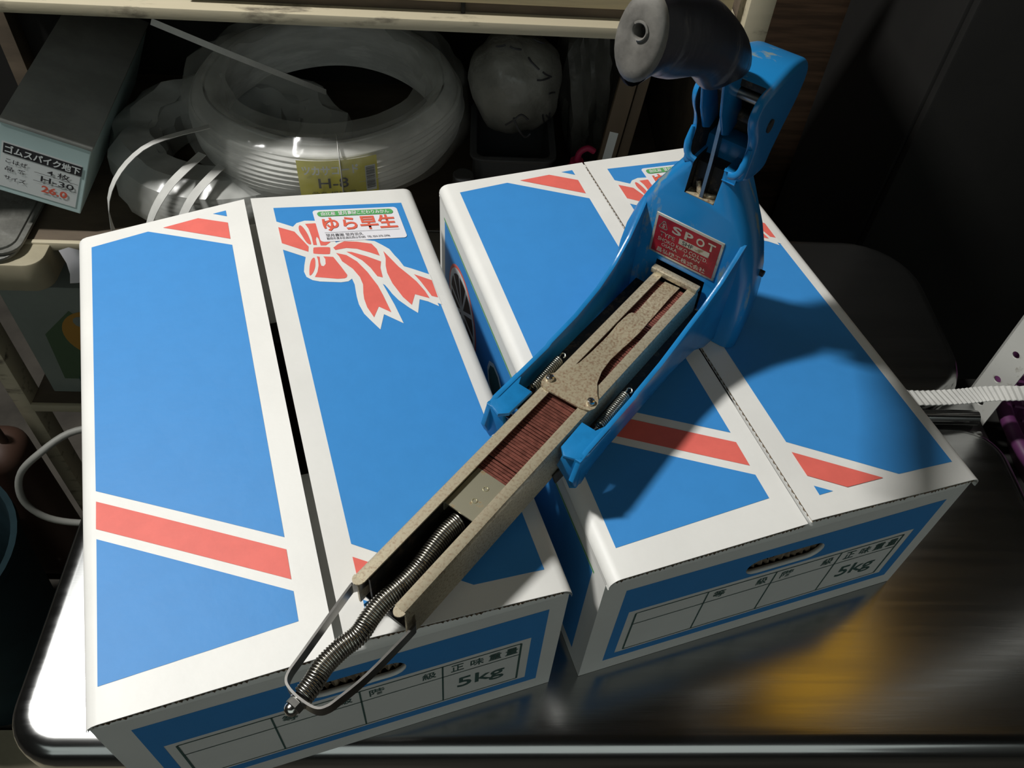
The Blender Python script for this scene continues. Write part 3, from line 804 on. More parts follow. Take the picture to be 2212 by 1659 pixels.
# driver plate and worn slide inside the slot
boxo('driver_block', 'blacksteel_and_shade', st, .0150, .0330, -.0080, .0112, .085, .1290, .0008)
boxo('slot_sill', 'rusty', st, .0083, .0150, -.0078, .0114, .1070, .1092, .0004)
bm = nbm(); tube(bm, [(.0118, .0012, .109), (.0122, .0012, .135), (.0100, .0012, .166)], 0, flat=(.0011, .0030), up=(1, 0, 0)); obj('driver_link', bm, 'strap', st)
bm = nbm(); tube(bm, [(.0140, -.0060, .110), (.0120, -.0035, .1065 + .004), (.0120, .0010, .1095), (.0120, .0045, .1110), (.0140, .0070, .1160)], .0016, 8); obj('link_hook', bm, 'rusty', st, 50)

# fixed upper handle: hollow inverted channel
YK = YC - .0045
hp = [(.0030, .1340), (.0010, .1440), (.0030, .1550), (.0000, .1640), (-.0055, .1720), (-.0090, .1800), (-.0070, .1870), (.0020, .1915), (.0320, .1925), (.0530, .1885), (.0680, .1820), (.0730, .1720), (.0680, .1580), (.0560, .1450), (.0470, .1330), (.0420, .1240), (.0290, .1240)]
bm = nbm()
vsA = [bm.verts.new((a, 0, b)) for a, b in [(p.x, p.y) for p in catmull([(a, b, 0) for a, b in hp], 3, True)]]
f = bm.faces.new(vsA); r = bmesh.ops.extrude_face_region(bm, geom=[f])
for v in [g for g in r['geom'] if isinstance(g, bmesh.types.BMVert)]: v.co.y += .040
for v in bm.verts: v.co.y -= .020 - YK
bmesh.ops.recalc_face_normals(bm, faces=bm.faces)
edges = [e for e in bm.edges if len(e.link_faces) == 2 and any(len(f.verts) > 8 for f in e.link_faces) and max(v.co.x for v in e.verts) > -.02]
bmesh.ops.bevel(bm, geom=edges, offset=.0050, segments=5, affect='EDGES', profile=0.5)
# slight taper towards the back
for v in bm.verts:
    t = max(0, (v.co.x - .01) / .055); v.co.y = YK + (v.co.y - YK) * (1 - .16 * t)
cap = obj('upper_handle', bm, 'tool_worn', st, 40)
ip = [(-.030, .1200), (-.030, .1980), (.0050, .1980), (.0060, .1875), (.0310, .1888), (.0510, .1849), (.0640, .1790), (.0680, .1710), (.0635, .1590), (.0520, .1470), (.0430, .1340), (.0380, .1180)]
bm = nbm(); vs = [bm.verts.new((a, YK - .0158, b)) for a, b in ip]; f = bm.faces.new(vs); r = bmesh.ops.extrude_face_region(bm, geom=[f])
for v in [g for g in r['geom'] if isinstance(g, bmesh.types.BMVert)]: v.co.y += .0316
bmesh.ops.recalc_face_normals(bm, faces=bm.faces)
c1 = obj('cutter_d', bm, 'blacksteel_and_shade', st)  # its black passes to the cut faces, painting shade inside the blue handle
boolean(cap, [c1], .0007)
# curled lips at the foot of each cheek
for sg in (1, -1):
    bm = nbm()
    pth = catmull([(.0035, YK + sg * .0180, .1560), (.0016, YK + sg * .0180, .1480), (.0008, YK + sg * .0172, .1420), (.0008, YK + sg * .0148, .1385), (.0014, YK + sg * .0112, .1370)], 5)
    tube(bm, pth, [(.0012 + .0012 * min(1, k / 6), .0016) for k in range(len(pth))], 8); obj('curled_lip', bm, 'tool_blue', st, 60)
bm = nbm(); tube(bm, [(.0200, YK - .0202, .1640), (.0200, YK + .0202, .1640)], .0040, 16); obj('pivot_pin', bm, 'blacksteel_and_shade', st, 40)
bm = nbm(); tube(bm, [(.0080, YK - .0150, .1830), (.0080, YK + .0150, .1830)], .0034, 16); obj('roller', bm, 'strap', st, 40)
bm = nbm(); tube(bm, [(.0300, YC - .0480, .0600), (.0300, YC - .0440, .0600)], .0022, 14); obj('rivet', bm, 'blacksteel_and_shade', st, 40)
# neck joining cap and housing
boxo('neck_block', 'tool_blue', st, .0250, .0400, YK - .0130, YK + .0170, .1200, .1420, .0020)

# lever: open channel reaching out to the rubber grip
LV = nbm()
ax = [(.0100, .1560), (-.0020, .1740), (-.0120, .1950), (-.0200, .2120)]
for sg in (1, -1):
    outer = [(.0020, .1590), (-.0085, .1760), (-.0150, .1930), (-.0170, .2020), (-.0040, .2040), (.0030, .1990), (.0110, .1820), (.0200, .1660), (.0180, .1590), (.0100, .1550)]
    bm = plate(outer, .0016, .0004)
    xf(bm, lambda x, y, z: (x, YC + .0010 + sg * (.0060 + z - .0008), y))
    obj('lever_cheek', bm, 'tool_blue', st, 40)
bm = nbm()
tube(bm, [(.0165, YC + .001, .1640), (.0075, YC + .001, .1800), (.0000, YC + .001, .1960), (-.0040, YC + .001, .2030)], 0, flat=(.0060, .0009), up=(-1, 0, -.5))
obj('lever_back', bm, 'blacksteel_and_shade', st, 40)  # black rather than blue: shade of the open channel put into the colour

# rubber grip
gp = [(.0085, .1965), (.0050, .1985), (-.0030, .2028), (-.0110, .2078), (-.0215, .2145), (-.0360, .2240), (-.0540, .2355), (-.0770, .2476), (-.0950, .2542), (-.1070, .2585), (-.1165, .2610)]
gr = [(.0030, .0025), (.0085, .0075), (.0112, .0110), (.0122, .0140), (.0128, .0160), (.0132, .0170), (.0132, .0176), (.0130, .0180), (.0124, .0180), (.0117, .0182), (.0110, .0176)]
P3 = catmull([(a, 0, b) for a, b in gp], 5)
RR = catmull([(a, b, 0) for a, b in gr], 5)
rings = []; NN = 28
for i, p in enumerate(P3):
    t = (P3[min(i + 1, len(P3) - 1)] - P3[max(i - 1, 0)]).normalized()
    nrm = Vector((t.z, 0, -t.x))      # in plane normal
    if nrm.z < 0: nrm = -nrm
    ra, rb = RR[i].x, RR[i].y
    fr_ = i / (len(P3) - 1)
    ring = []
    for k in range(NN):
        a = 2 * pi * k / NN
        q = rb * sin(a)
        if sin(a) < 0: q *= 1 + .10 * sin(fr_ * 2 * pi * 3.2) * (-sin(a)) ** 1.0
        w = ra * cos(a) * (1 - .12 * max(0, -sin(a)))
        ring.append(p + Vector((0, YC + .0008 - .0045 * fr_, 0)) + nrm * q + Vector((0, 1, 0)) * w)
    rings.append(ring)
bm = nbm(); loft(bm, rings, caps=False)
bm.verts.ensure_lookup_table()
bm.faces.new([bm.verts[k] for k in range(NN)][::-1])
grip = obj('rubber_grip', bm, 'rubber', st, 60)
# end cap with rounded shoulder and a hole
P = P3[-1] + Vector((0, YC - .0037, 0)); t = (P3[-1] - P3[-2]).normalized(); nrm = Vector((t.z, 0, -t.x)); nrm = nrm if nrm.z > 0 else -nrm
ra, rb = gr[-1]
rings = []
def er(fa, d, cz=0.0):
    return [P + t * d + nrm * (cz + rb * fa * sin(2 * pi * k / NN)) + Vector((0, 1, 0)) * ra * fa * cos(2 * pi * k / NN) for k in range(NN)]
def hr(rad, d):
    return [P + t * d + nrm * (.0028 + rad * sin(2 * pi * k / NN)) + Vector((0, 1, 0)) * rad * cos(2 * pi * k / NN) for k in range(NN)]
rings = [rings_ for rings_ in (er(.995, 0), er(.985, .0009), er(.94, .0020), er(.86, .0028), er(.70, .0033), er(.45, .0036, .001), hr(.0036, .0036), hr(.0030, .0032), hr(.0027, .0020), hr(.0026, -.008))]
bm = nbm(); loft(bm, rings, caps=False); bm.verts.ensure_lookup_table(); bm.faces.new(bm.verts[-NN:])
obj('grip_end', bm, 'rubber_end', grip, 60, label='dusty grey grip end with a hole')
bm = nbm(); tube(bm, hr(.0034, .0036)[3:22], .0007, 6); obj('torn_lip', bm, 'rubber_end', grip, 60)
bm = nbm(); bm2 = hr(.0024, -.004); loft(bm, [hr(.0024, -.003), hr(.0024, -.0035)]); obj('hole_shadow_liner', bm, 'blacksteel_and_shade', grip)

# name plate, slightly proud of the housing front
np_ = empty  # (kept simple: plate is a mesh part)
s0 = .0080 - .0007
YL, YR, ZB, ZTp = .0262, -.0228, .0550, .0865
bm = nbm(); box(bm, s0, .0085, YR, YL, ZB, ZTp, .0003); pl = obj('name_plate', bm, 'plate_metal', st, 40, label='red and silver maker plate')
PWd, PHt = YL - YR, ZTp - ZB
def onp(bm, e): return xf(bm, lambda x, y, z: (s0 - e, YL - x * PWd, ZB + y * PHt))
obj('red_field', onp(polys([[(.035, .05), (.962, .05), (.962, .945), (.035, .945)]]), .0001), 'plate_red', pl)
tri = [(.125, .865), (.155, .865), (.205, .70), (.19, .665), (.085, .665), (.07, .70)]
tri2 = [(.131, .84), (.149, .84), (.190, .705), (.182, .69), (.093, .69), (.085, .705)]
tb_ = plate([tri, tri2[::-1]], .00001)
bms = [tb_, txt('S', .120, .158, .70, .80, .02), txt('S', .27, .405, .675, .865, .03), txt('P', .455, .575, .675, .865, .03), txt('O', .625, .745, .675, .865, .03), txt('T', .79, .90, .675, .865, .03),
       txt('TYPE', .11, .335, .50, .60, .008), polys([[(.395, .50), (.845, .50), (.845, .635), (.395, .635)]]),
       txt('SHOKO KIKO CO.LTD.', .10, .845, .365, .455, .006), txt('OSAKA', .17, .405, .255, .335, .006), txt('JAPAN', .50, .745, .255, .335, .006),
       txt('昌弘機工株式会社', .12, .855, .085, .205, .006)]
obj('silver_lettering', onp(join(*bms), .0002), 'plate_metal', pl)
obj('dark_lettering', onp(txt('SHF', .445, .605, .52, .615, .01), .0003), 'black_ink', pl)

# ------------------------------------------------------------------ shelf unit behind
sh = tempty('shelf_unit', 0.02, 0.62, FZ, label='cream painted wooden shelf rack standing behind the steel table', cat='shelf')
def sb(name, m, X0, X1, Y0, Y1, Z0, Z1, bev=.001): return boxo(name, m, sh, X0 - .02, X1 - .02, Y0, Y1, Z0 - FZ, Z1 - FZ, bev)
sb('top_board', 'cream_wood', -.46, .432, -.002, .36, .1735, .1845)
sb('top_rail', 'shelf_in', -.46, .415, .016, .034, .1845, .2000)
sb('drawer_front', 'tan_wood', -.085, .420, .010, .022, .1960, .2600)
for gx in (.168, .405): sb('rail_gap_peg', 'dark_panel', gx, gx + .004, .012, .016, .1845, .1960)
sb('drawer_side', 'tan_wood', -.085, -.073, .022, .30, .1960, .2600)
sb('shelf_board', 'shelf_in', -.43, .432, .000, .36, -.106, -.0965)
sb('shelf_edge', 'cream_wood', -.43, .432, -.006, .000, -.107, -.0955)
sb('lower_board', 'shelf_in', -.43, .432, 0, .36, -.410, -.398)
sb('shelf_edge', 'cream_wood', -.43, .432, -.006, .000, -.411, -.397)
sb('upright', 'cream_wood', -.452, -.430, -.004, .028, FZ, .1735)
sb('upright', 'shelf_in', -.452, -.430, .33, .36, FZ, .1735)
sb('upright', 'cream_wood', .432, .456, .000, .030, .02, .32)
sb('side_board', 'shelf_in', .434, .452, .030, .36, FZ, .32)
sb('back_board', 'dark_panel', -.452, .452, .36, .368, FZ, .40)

# ------------------------------------------------------------------ strapping coils
SZ = -.0965
def coil(name, X, Y, Z, R, r, h, m, label, wrap=True, label_parts=False, wseed=1, wm='film', tilt=0):
    t = tempty(name, X, Y, Z, label=label, cat='strap coil')
    bm = nbm(); prof = []
    nw = 9
    # outer side, ridged top, inner side
    for k in range(nw * 4 + 1):
        f = k / (nw * 4); prof.append((R - .006 * abs(2 * f - 1) ** 2 + .0011 * sin(k * pi / 2), .002 + (h * .86) * f))
    for k in range(8):
        a = pi / 2 * k / 7; prof.append((R - .022 + .016 * cos(a), h * .86 + .14 * h * sin(a)))
    for k in range(nw * 2 + 1):
        f = k / (nw * 2); prof.append((R - .022 - (R - r - .034) * f, h + .0012 * sin(k * pi / 1.0 + .5)))
    for k in range(6):
        a = pi / 2 * k / 5; prof.append((r + .012 * (1 - sin(a)), h * .88 + .12 * h * cos(a)))
    prof.append((r, .004)); prof.append((r + .01, 0)); prof.append((R - .01, 0))
    n = 96; rings = []
    for (q, z) in prof:
        rings.append([Vector(((q + .0016 * sin(5 * 2 * pi * k / n + z * 40) + .001 * sin(z * 300 + k * .4)) * cos(2 * pi * k / n), (q + .0016 * sin(5 * 2 * pi * k / n + z * 40)) * sin(2 * pi * k / n), z)) for k in range(n)])
    rings.append(rings[0]); loft(bm, rings[:-1], caps=False)
    bm.verts.ensure_lookup_table()
    L = len(rings) - 1
    for k in range(n):
        k2 = (k + 1) % n
        bm.faces.new((bm.verts[(L - 1) * n + k], bm.verts[(L - 1) * n + k2], bm.verts[k2], bm.verts[k]))
    obj('winding', bm, m, t, 60)
    if wrap:
        rnd = random.Random(wseed); bm = nbm(); rings = []
        wp = [(R + .004, .004), (R + .007, h * .3), (R + .006, h * .7), (R + .001, h * .98), (R - .018, h + .010), (R - .05, h + .007), (r + .012, h + .006), (r + .002, h + .004), (r - .008, h * .8), (r - .010, h * .5)]
        n = 48
        ph = [rnd.uniform(0, 6) for _ in range(6)]
        for j, (q, z) in enumerate(wp):
            ring = []
            for k in range(n):
                a = 2 * pi * k / n
                d = .004 * abs(sin(3.5 * a + ph[0] + j * .5)) + .003 * sin(11 * a + ph[1] + j) + rnd.uniform(-.0015, .0015)
                ring.append(Vector(((q + max(-.002, d)) * cos(a), (q + max(-.002, d)) * sin(a), z + max(-.001, d * .8))))
            rings.append(ring)
        loft(bm, rings, caps=False); obj('wrapping_film', bm, wm, t, 25)
    return t
c1 = coil('strapping_coil', .008, .783, SZ + .062, .160, .124, .062, 'pp_coil', 'large white plastic strapping coil in clear film with a yellow paper label', wseed=3)
# yellow label bent round the front of the coil
def bent(loops, R, a0, zf, e):
    """loops in metres: x along the circumference, y height"""
    bm = polys(loops)
    for k in range(-12, 13):
        bmesh.ops.bisect_plane(bm, geom=bm.verts[:] + bm.edges[:] + bm.faces[:], plane_co=(k * .006, 0, 0), plane_no=(1, 0, 0), dist=1e-7)
    return bendit(bm, R, a0, e)
def bendit(bm, R, a0, e):
    return xf(bm, lambda x, y, z: ((R + e) * cos(a0 + x / (R)), (R + e) * sin(a0 + x / R), y))
A0 = -pi / 2 + .185; RL = .1625
lw, z0, z1 = .086, -.002, .058
lb = obj('yellow_label', bent([[(-lw / 2, z0), (lw / 2, z0), (lw / 2, z1), (-lw / 2, z1)]], RL, A0, 0, 0), 'yellow_label', c1)
obj('silver_lettering', bendit(txt('ツカサコード', -.038, .022, .040, .0515, .03), RL, A0, .0006), 'label_white', lb)
obj('black_lettering', bendit(join(txt('H-8', -.022, .010, .023, .036, .01), txt('品名 規格 巻', -.030, .018, .0155, .0185), txt('司化成工業株式会社', -.034, .022, .0015, .0075, .02)), RL, A0, .0006), 'black_ink', lb)
bars = [[(.029, .014), (.0405, .014), (.0405, .047), (.029, .047)]]
obj('barcode_field', bendit(polys(bars), RL, A0, .0005), 'label_white', lb)
bb = []; y = .018
while y < .045:
    h_ = random.choice((.0004, .0008, .0012)); bb.append([(.030, y), (.0395, y), (.0395, y + h_), (.030, y + h_)]); y += h_ + random.choice((.0005, .0009))
obj('barcode', bendit(polys(bb), RL, A0, .0009), 'black_ink', lb)
# tie band round the coil
bm = nbm()
pts = [(R_ * cos(A0 + .02), R_ * sin(A0 + .02), z_) for R_, z_ in ((.1655, .004), (.167, .03), (.1640, .055), (.152, .067), (.136, .067), (.122, .058), (.121, .03))]
tube(bm, catmull(pts, 3), 0, flat=(.0030, .0004), up=(1, 0, .01)); obj('tie_band', bm, 'pp', c1, 40)
c2 = coil('strapping_coil', -.118, .770, SZ + .001, .135, .085, .058, 'pp_coil2', 'lower cloudy coil of plastic strapping, left of the large coil and partly under it', wseed=9, wm='film2')
c2.location = W_(-.112, .765, SZ + .001)
c2.location.z = SZ + .001

def band(name, pts, w, label, m='pp', up=(0, 0, 1), cat='strap', th=.0006, n=6, group=None, rib=0.0):
    P = [W_(*p) for p in pts]
    base = P[0].copy()
    C_ = [q - base + Vector((0, 0, rib * (k % 2))) for k, q in enumerate(catmull(P, n))]
    bm = nbm(); tube(bm, C_, 0, flat=(w / 2, th / 2), up=up)
    o = obj(name, bm, m, None, 40 if not rib else 3); o.location = base
    return tag(o, label, cat, group)

# ------------------------------------------------------------------ shoe box on the shelf (left)
sx = tempty('shoe_box', -.300, .632, -.051, rz=radians(3.9), label='pale teal shoe box with grey lid and white size label, upper left', cat='box')
# box local: end face in xz at y=0, width .098, height .100, length .27 back ; tipped
def tip(bm):
    R_ = Matrix.Rotation(radians(-2.8), 4, 'X') @ Matrix.Rotation(radians(24), 4, 'Y')
    bmesh.ops.transform(bm, matrix=R_, verts=bm.verts); return bm
BWs, BHs, BLs = .087, .0925, .30
obj('box_body', tip(box(nbm(), -BWs / 2, BWs / 2, 0, BLs, 0, BHs - .004, .001)), 'teal_box', sx)
bm = nbm(); box(bm, -BWs / 2 - .0012, BWs / 2 + .0012, -.0012, BLs + .001, BHs - .004, BHs + .0002, .0008)
obj('lid', tip(bm), 'grey_lid', sx, 40)
ef = lambda bm, e: tip(xf(bm, lambda x, y, z: (-BWs / 2 + x * BWs, -e, y * BHs)))
lbx = obj('size_label', ef(polys([[(.04, .08), (.93, .08), (.93, .72), (.04, .72)]]), .0004), 'label_white', sx)
obj('black_band', ef(polys([[(.06, .56), (.94, .56), (.94, .70), (.06, .70)]]), .0007), 'black_ink', lbx)
obj('white_lettering', ef(txt('ゴムスパイク地下', .08, .92, .575, .685, .03), .0010), 'label_white', lbx)
obj('black_lettering', ef(join(txt('こはぜ', .10, .34, .44, .50, .01), txt('4 枚', .56, .82, .44, .52, .01), txt('品 番', .10, .34, .33, .39, .01), txt('H-30', .50, .88, .32, .40, .01), txt('サイズ', .10, .34, .20, .26, .01),
                               polys([[(.42, .425), (.92, .425), (.92, .43), (.42, .43)], [(.42, .305), (.92, .305), (.92, .31), (.42, .31)]])), .0010), 'black_ink', lbx)
obj('red_lettering', ef(txt('26.0', .52, .82, .17, .27, .03), .0010), 'st_red', lbx)

# cardboard tray and papers below it
ct = tempty('cardboard_tray', -.365, .58, SZ - .042, label='beige cardboard tray with rounded corner jutting from the shelf, left edge', cat='tray')
bm = plate(rounded(-.13, .065, 0, .17, .018), .040, .002); obj('tray_body', bm, 'beige_card', ct, 40)
for i, (dx, w) in enumerate(((0, .12), (.004, .116), (-.003, .118))):
    bm = plate(rounded(-.12 + dx, .04 + dx, .0 + .004 * i, .16, .02), .004, .001)
    xf(bm, lambda x, y, z: (x, y, z + .0405 + .005 * i + .004 * sin(x * 30 + i)))
    obj('paper_sheet', bm, 'bag', ct, 40)
pc = tempty('paper_scrap', -.262, .594, -.100, label='torn white paper scrap hanging below the shoe box', cat='paper')
bm = nbm(); g = [[bm.verts.new((x * .03 + .006 * sin(z * 3), -.004 + .006 * sin(x * 4 + z * 2), -.030 + z * .045)) for x in (-.5, -.2, .2, .6)] for z in (0, .33, .66, 1.0)]
for a, b in zip(g[:-1], g[1:]):
    for k in range(3): bm.faces.new((a[k], a[k + 1], b[k + 1], b[k]))
obj('paper', bm, 'paperwhite', pc, 60)

# loose strapping bands
band('loose_band', [(-.215, .60, -.115), (-.205, .60, -.02), (-.165, .63, .025), (-.10, .66, .035)], .0075, 'thin looped strapping end standing nearest the shoe box')
band('loose_band', [(-.175, .585, -.115), (-.168, .585, -.05), (-.145, .61, -.012), (-.115, .66, .000)], .011, 'wide looped strapping end, middle one of three left of the coil')
band('loose_band', [(-.150, .585, -.115), (-.140, .585, -.058), (-.120, .61, -.022), (-.092, .66, -.01)], .011, 'wide looped strapping end closest to the large coil')
band('loose_band', [(-.120, .632, .164), (-.06, .66, .118), (-.012, .715, .060), (.010, .76, .020)], .006, 'white strapping end slanting down from the shelf top into the coil', up=(.1, -.75, .6))

# ------------------------------------------------------------------ bags, slats, jars on the right of the shelf
def blob(name, X, Y, Z, rx, ry, rz_, m, label, cat, seed, amp=.22, freq=7, neck=0.0):
    t = tempty(name, X, Y, Z, label=label, cat=cat)
    rnd = random.Random(seed); bm = nbm()
    bmesh.ops.create_icosphere(bm, subdivisions=4, radius=1.0)
    ph = [rnd.uniform(0, 6) for _ in range(9)]
    for v in bm.verts:
        p = v.co.copy()
        d = 1 + amp * (.5 * sin(freq * p.x + ph[0]) * sin(freq * .8 * p.z + ph[1]) + .35 * abs(sin(freq * 1.7 * p.y + 3 * p.z + ph[2])) + .2 * sin(freq * 2.6 * p.x + 4 * p.z + ph[3]))
        if neck and p.z > .5: d *= 1 - neck * (p.z - .5)
        v.co = Vector((p.x * rx * d, p.y * ry * d, (p.z * d) * rz_))
    zmin = min(v.co.z for v in bm.verts)
    for v in bm.verts: v.co.z = max(v.co.z - zmin - .004, 0)
    obj('bag_body', bm, m, t, 30)
    return t
b1 = blob('plastic_bag', .230, .745, SZ + .092, .052, .05, .060, 'bag', 'cloudy white bag with black brush marks, tied with black wire, between coil and slats', 'bag', 5, amp=.10, freq=5, neck=.3)
bm = nbm(); tube(bm, catmull([(-.012, -.062, .040), (-.004, -.068, .050), (.004, -.066, .056), (.012, -.066, .050)], 4), .0012, 6)
tube(bm, catmull([(-.004, -.066, .052), (.002, -.070, .040), (.010, -.066, .028), (.016, -.062, .030)], 4), .0012, 6); obj('wire_tie', bm, 'black_ink', b1, 60)
from mathutils.bvhtree import BVHTree
bagm = b1.children[0].data
bv = BVHTree.FromPolygons([v.co for v in bagm.vertices], [p.vertices[:] for p in bagm.polygons])
for x, z, dx, dz in ((-.025, .106, .010, .002), (-.010, .108, .012, -.003), (.010, .100, .012, -.008), (.016, .108, .012, -.004), (.026, .090, .010, -.008), (.020, .084, .014, -.002), (.030, .040, .003, -.014), (.034, .038, .005, -.010), (.038, .040, .001, -.014), (.034, .066, .008, -.006)):
    pts = []
    for k in range(5):
        h = bv.ray_cast(Vector((x + dx * k / 4, -.2, z + dz * k / 4)), Vector((0, 1, 0)))
        if h[0] is not None: pts.append(h[0] + h[1] * (.0006 if h[1].y < 0 else -.0006))
    if len(pts) > 2:
        bm = nbm(); tube(bm, pts, .0011, 5); obj('brush_mark', bm, 'black_ink', b1, 60)
# board carrying the bag
boxo_ = tempty('storage_crate', .235, .735, SZ, label='smoky grey plastic crate under the tied white bag', cat='crate')
bm = plate([rounded(-.052, .040, -.055, .06, .012), rounded(-.049, .037, -.052, .057, .010)[::-1]], .089, .0005); obj('crate_wall', bm, 'jar_grey', boxo_, 40)
boxo('crate_floor', 'jar_grey', boxo_, -.049, .037, -.052, .057, 0, .003)
bm = plate([rounded(-.055, .043, -.058, .063, .014), rounded(-.049, .037, -.052, .057, .010)[::-1]], .004, .001); xf(bm, lambda x, y, z: (x, y, z + .086)); obj('crate_rim', bm, 'jar_grey', boxo_, 40)
b2 = blob('plastic_bag', .322, .810, SZ + .0, .036, .05, .105, 'bag_dark', 'smoky empty plastic bag leaning behind the wooden slats', 'bag', 11, amp=.35, freq=5)
bl_ = tempty('pink_bottle', .300, .668, SZ, label='dark magenta plastic bottle with a curved spout, left of the wooden slats', cat='bottle')
bm = nbm(); lathe(bm, [(.016, 0), (.019, .004), (.019, .055), (.016, .078), (.011, .090), (.008, .094), (.0075, .100)], 28); obj('bottle_body', bm, 'pink', bl_, 40)
bm = nbm(); tube(bm, catmull([(0, 0, .098), (.002, 0, .110), (.010, 0, .116), (.018, 0, .112)], 4), .0035, 10); obj('spout', bm, 'pink', bl_, 60)
for i, (X, lbl) in enumerate(((.365, 'weathered wooden slat with a white paper strip leaning by the grip'), (.385, 'narrow weathered slat leaning just right of the labelled slat'))):
    w = .020 if i == 0 else .012
    t = tempty('wooden_slat', X - .045, .655 + .01 * i, SZ + .004, label=lbl, cat='slat')
    bm = nbm(); box(bm, -w / 2, w / 2, 0, .008, 0, .24, .0012)
    rot = Matrix.Rotation(radians(-18), 4, 'X') @ Matrix.Rotation(radians(10), 4, 'Y')
    bmesh.ops.transform(bm, matrix=rot, verts=bm.verts); so = obj('slat_body', bm, 'slat', t, 40)
    if i == 0:
        bm = polys([[(-.005, .05), (.005, .05), (.005, .125), (-.005, .125)]])
        xf(bm, lambda x, y, z: (x, -.0004, y)); bmesh.ops.transform(bm, matrix=rot, verts=bm.verts); pl2 = obj('paper_strip', bm, 'label_white', t)
for i, (X, Y, r, h, m, lbl) in enumerate(((.268, .64, .0001, .0, 'jar', ''),)): pass
def jar(name, X, Y, r, h, m, label, cat):
    t = tempty(name, X, Y, SZ, label=label, cat=cat)
    bm = nbm(); lathe(bm, [(r * .9, 0), (r, .004), (r, h * .78), (r * .93, h * .86), (r * .78, h * .9)], 32); obj('jar_body', bm, m, t, 40)
    bm = nbm(); lathe(bm, [(r * .82, h * .895), (r * .84, h * .9), (r * .84, h * .985), (r * .76, h)], 32); obj('lid', bm, m, t, 40)
    return t
jar('storage_jar', .352, .700, .018, .075, 'jar', 'dark brown lidded jar behind the wooden slats', 'jar')
jar('storage_jar', .398, .705, .026, .062, 'jar', 'squat dark jar at the right end of the shelf', 'jar')
jar('grey_bottle', .172, .655, .014, .085, 'jar_grey', 'slim grey bottle standing between the coil and the crate', 'bottle')

# ------------------------------------------------------------------ lower left: carton, bucket, cord
lc = tempty('fruit_box', -.330, .640, -.397, label='pale printed box with orange disc and green leaves on the lower shelf', cat='box')
bm = nbm(); box(bm, -.075, .16, 0, .22, 0, .205, .001); obj('box_body', bm, 'carton_pale', lc)
f_ = lambda bm, e: xf(bm, lambda x, y, z: (x, -e, y))
obj('green_print', f_(polys([[(-.05, .03), (-.045, .12), (.0, .165), (.05, .10), (.06, .03)]]), .0003), 'green_print', lc)
obj('orange_disc', f_(polys([circle(.024, .120, .045, 36)]), .0006), 'orange_ink', lc)
obj('leaf_print', f_(polys([circle(.009, .145, .010, 10), circle(.027, .150, .011, 10), circle(.037, .135, .010, 10)]), .0009), 'carton_pale', lc)
obj('dark_lettering', f_(join(txt('キラキラ', .000, .060, .108, .124, .03), polys([[(-.03, .02), (.0, .02), (.0, .035), (-.03, .035)], [(.005, .02), (.04, .02), (.04, .035), (.005, .035)]])), .0009), 'green_ink', lc)
bk = tempty('waste_bin', -.510, .385, FZ, label='dark teal plastic bin on the floor, lower left edge', cat='bin')
bm = nbm(); lathe(bm, [(.085, 0), (.095, .005), (.125, .34), (.130, .34), (.130, .352), (.122, .352), (.118, .34), (.089, .012), (.0, .010)], 48, caps=False); obj('bin_body', bm, 'teal_dark', bk, 35)
bt = tempty('leather_bag', -.50, .57, FZ, label='brown leather bag on the floor behind the teal bin', cat='bag')
bm = nbm(); box(bm, -.06, .06, -.04, .04, 0, .34, .03, 5); obj('bag_body', bm, 'brown_thing', bt, 50)
bm = nbm(); tube(bm, catmull([(-.04, 0, .33), (-.03, 0, .40), (.03, 0, .40), (.04, 0, .33)], 6), .006, 8); obj('bag_handle', bm, 'brown_thing', bt, 60)
bm = nbm()
cp_ = [W_(-.30, .50, -.30), W_(-.340, .47, -.31), W_(-.372, .46, -.345), W_(-.378, .45, -.39), W_(-.355, .45, -.43), W_(-.30, .46, -.45), W_(-.22, .48, -.44), W_(-.20, .50, -.36), W_(-.24, .51, -.31)]
base = cp_[0].copy(); tube(bm, [q - base for q in catmull(cp_, 6, True)], .0045, 8, closed=True)
o = obj('cord_loop', bm, mat('grey_cord', (0.22, 0.22, 0.20), 0.6), None, 60); o.location = base; tag(o, 'grey cord loop hanging beside the table corner, lower left', 'cord')

# ------------------------------------------------------------------ right side: post, strap, basket, rack and crate
def angle(parent, X, Y, flipx, z1, name='slotted_post'):
    W2 = .030
    holes = []
    z = .02
    while z < z1 - .01: holes.append(circle(W2 / 2, z, .0036, 12)[::-1]); z += .0335
    bm = plate([[(0, 0), (W2, 0), (W2, z1), (0, z1)]] + holes, .0018)
    xf(bm, lambda x, y, z: (X + flipx * x, Y + z, y))
    b2_ = plate([[(0, 0), (W2, 0), (W2, z1), (0, z1)]] + holes, .0018)
    xf(b2_, lambda x, y, z: (X + flipx * z, Y + x, y))
    return obj(name, join(bm, b2_), 'steel_paint', parent)
ap = tempty('slotted_post', .6640, .3720, FZ, rz=radians(-62), label='white slotted angle steel post standing behind the right edge of the steel table', cat='post')
angle(ap, 0, 0, 1, 1.85, 'angle_bar')
rk = tempty('slotted_rack', .93, .26, FZ, label='slotted steel rack carrying two yellow crates, right of the table', cat='rack')
for X, f in ((0, 1), (.56, -1)): angle(rk, X, 0.0, f, 1.85)
boxo('rack_shelf', 'steel_paint', rk, .003, .557, .003, 1.055, 1.585, 1.600)
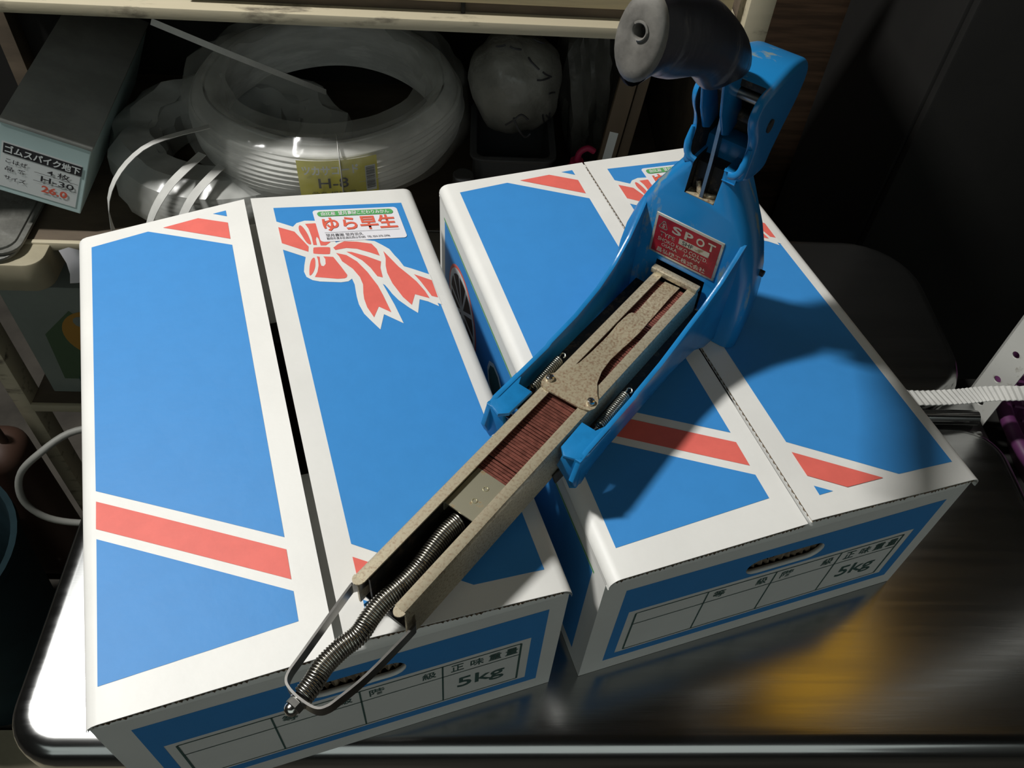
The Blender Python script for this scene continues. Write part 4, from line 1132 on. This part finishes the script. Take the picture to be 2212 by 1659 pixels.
def crate(X, Y, Z, label):
    t = tempty('yellow_crate', X, Y, Z, label=label, cat='crate', group='yellow harvest crates on the rack')
    for x0, x1, y0, y1 in ((0, .006, 0, .40), (.44, .446, 0, .40), (.006, .44, 0, .006), (.006, .44, .394, .40)):
        boxo('crate_wall', 'yellow_crate', t, x0, x1, y0, y1, 0.006, .29)
    boxo('crate_floor', 'yellow_crate', t, 0, .446, 0, .40, 0, .006)
    for z in (.10, .19, .278):
        bm = plate([[(-.006, -.006), (.452, -.006), (.452, .406), (-.006, .406)], [(0, 0), (.446, 0), (.446, .40), (0, .40)][::-1]], .010)
        xf(bm, lambda x, y, zz: (x, y, z + zz)); obj('crate_rib', bm, 'yellow_crate', t)
    return t
crate(.96, .33, FZ + 1.6005, 'lower yellow harvest crate on the rack shelf')
crate(.96, .33, FZ + 1.6005 + .291, 'upper yellow harvest crate on the rack shelf')

band('packing_band', [(.530, .327, .012), (.576, .325, .008), (.618, .329, .006), (.648, .330, .010), (.690, .322, .020), (.76, .30, .035)], .021, 'white ribbed packing band lying off to the right behind the right carton', up=(0, .25, 1), th=.0008, n=16, rib=.0010)
bk2 = tempty('net_basket', .786, .325, FZ + .66, label='purple rimmed basket with net lining at the right edge', cat='basket')
bm = nbm(); tube(bm, [(.09 * cos(a), .13 * sin(a), .055) for a in [2 * pi * k / 40 for k in range(40)]], .007, 10, closed=True); obj('basket_rim', bm, 'purple', bk2, 60)
bm = nbm(); lathe(bm, [(.05, 0), (.062, .003), (.088, .052), (.084, .052), (.058, .008), (0, .006)], 40, caps=False); xf(bm, lambda x, y, z: (x, y * 1.44, z)); obj('basket_body', bm, 'purple', bk2, 50)
bm = nbm()
for k in range(10):
    t_ = -.07 + .0155 * k
    tube(bm, [(t_, -.09 + .002 * k, .046), (t_ + .008, 0, .030), (t_, .09, .046)], .0018, 6)
for k in range(12):
    t_ = -.10 + .018 * k
    tube(bm, [(-.068, t_, .046), (0, t_, .032), (.068, t_, .046)], .0018, 6)
obj('net_lining', bm, 'purple', bk2, 60)
stl = tempty('plastic_stool', .800, .325, FZ, label='dark plastic stool carrying the purple basket', cat='stool')
boxo('seat', 'dark_panel', stl, -.09, .09, -.12, .12, .64, .66, .004)
for a in (-1, 1):
    for b in (-1, 1): boxo('leg', 'dark_panel', stl, a * .07 - .012, a * .07 + .012, b * .10 - .012, b * .10 + .012, 0, .64)

cb = tempty('cardboard_sheet', -.50, .05, FZ, label='beige cardboard sheet on the floor below the table corner, bottom left', cat='cardboard')
boxo('sheet', 'beige_card', cb, -.30, .22, -.35, .235, .001, .007)

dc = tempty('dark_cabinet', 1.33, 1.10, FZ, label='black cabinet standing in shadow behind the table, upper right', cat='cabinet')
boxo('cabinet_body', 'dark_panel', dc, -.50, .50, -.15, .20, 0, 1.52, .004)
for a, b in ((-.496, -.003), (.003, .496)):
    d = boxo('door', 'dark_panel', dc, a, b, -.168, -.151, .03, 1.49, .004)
    boxo('handle', 'blacksteel_and_shade', d, (-.045 if b < 0 else .033), (-.033 if b < 0 else .045), -.185, -.168, .85, 1.0, .003)
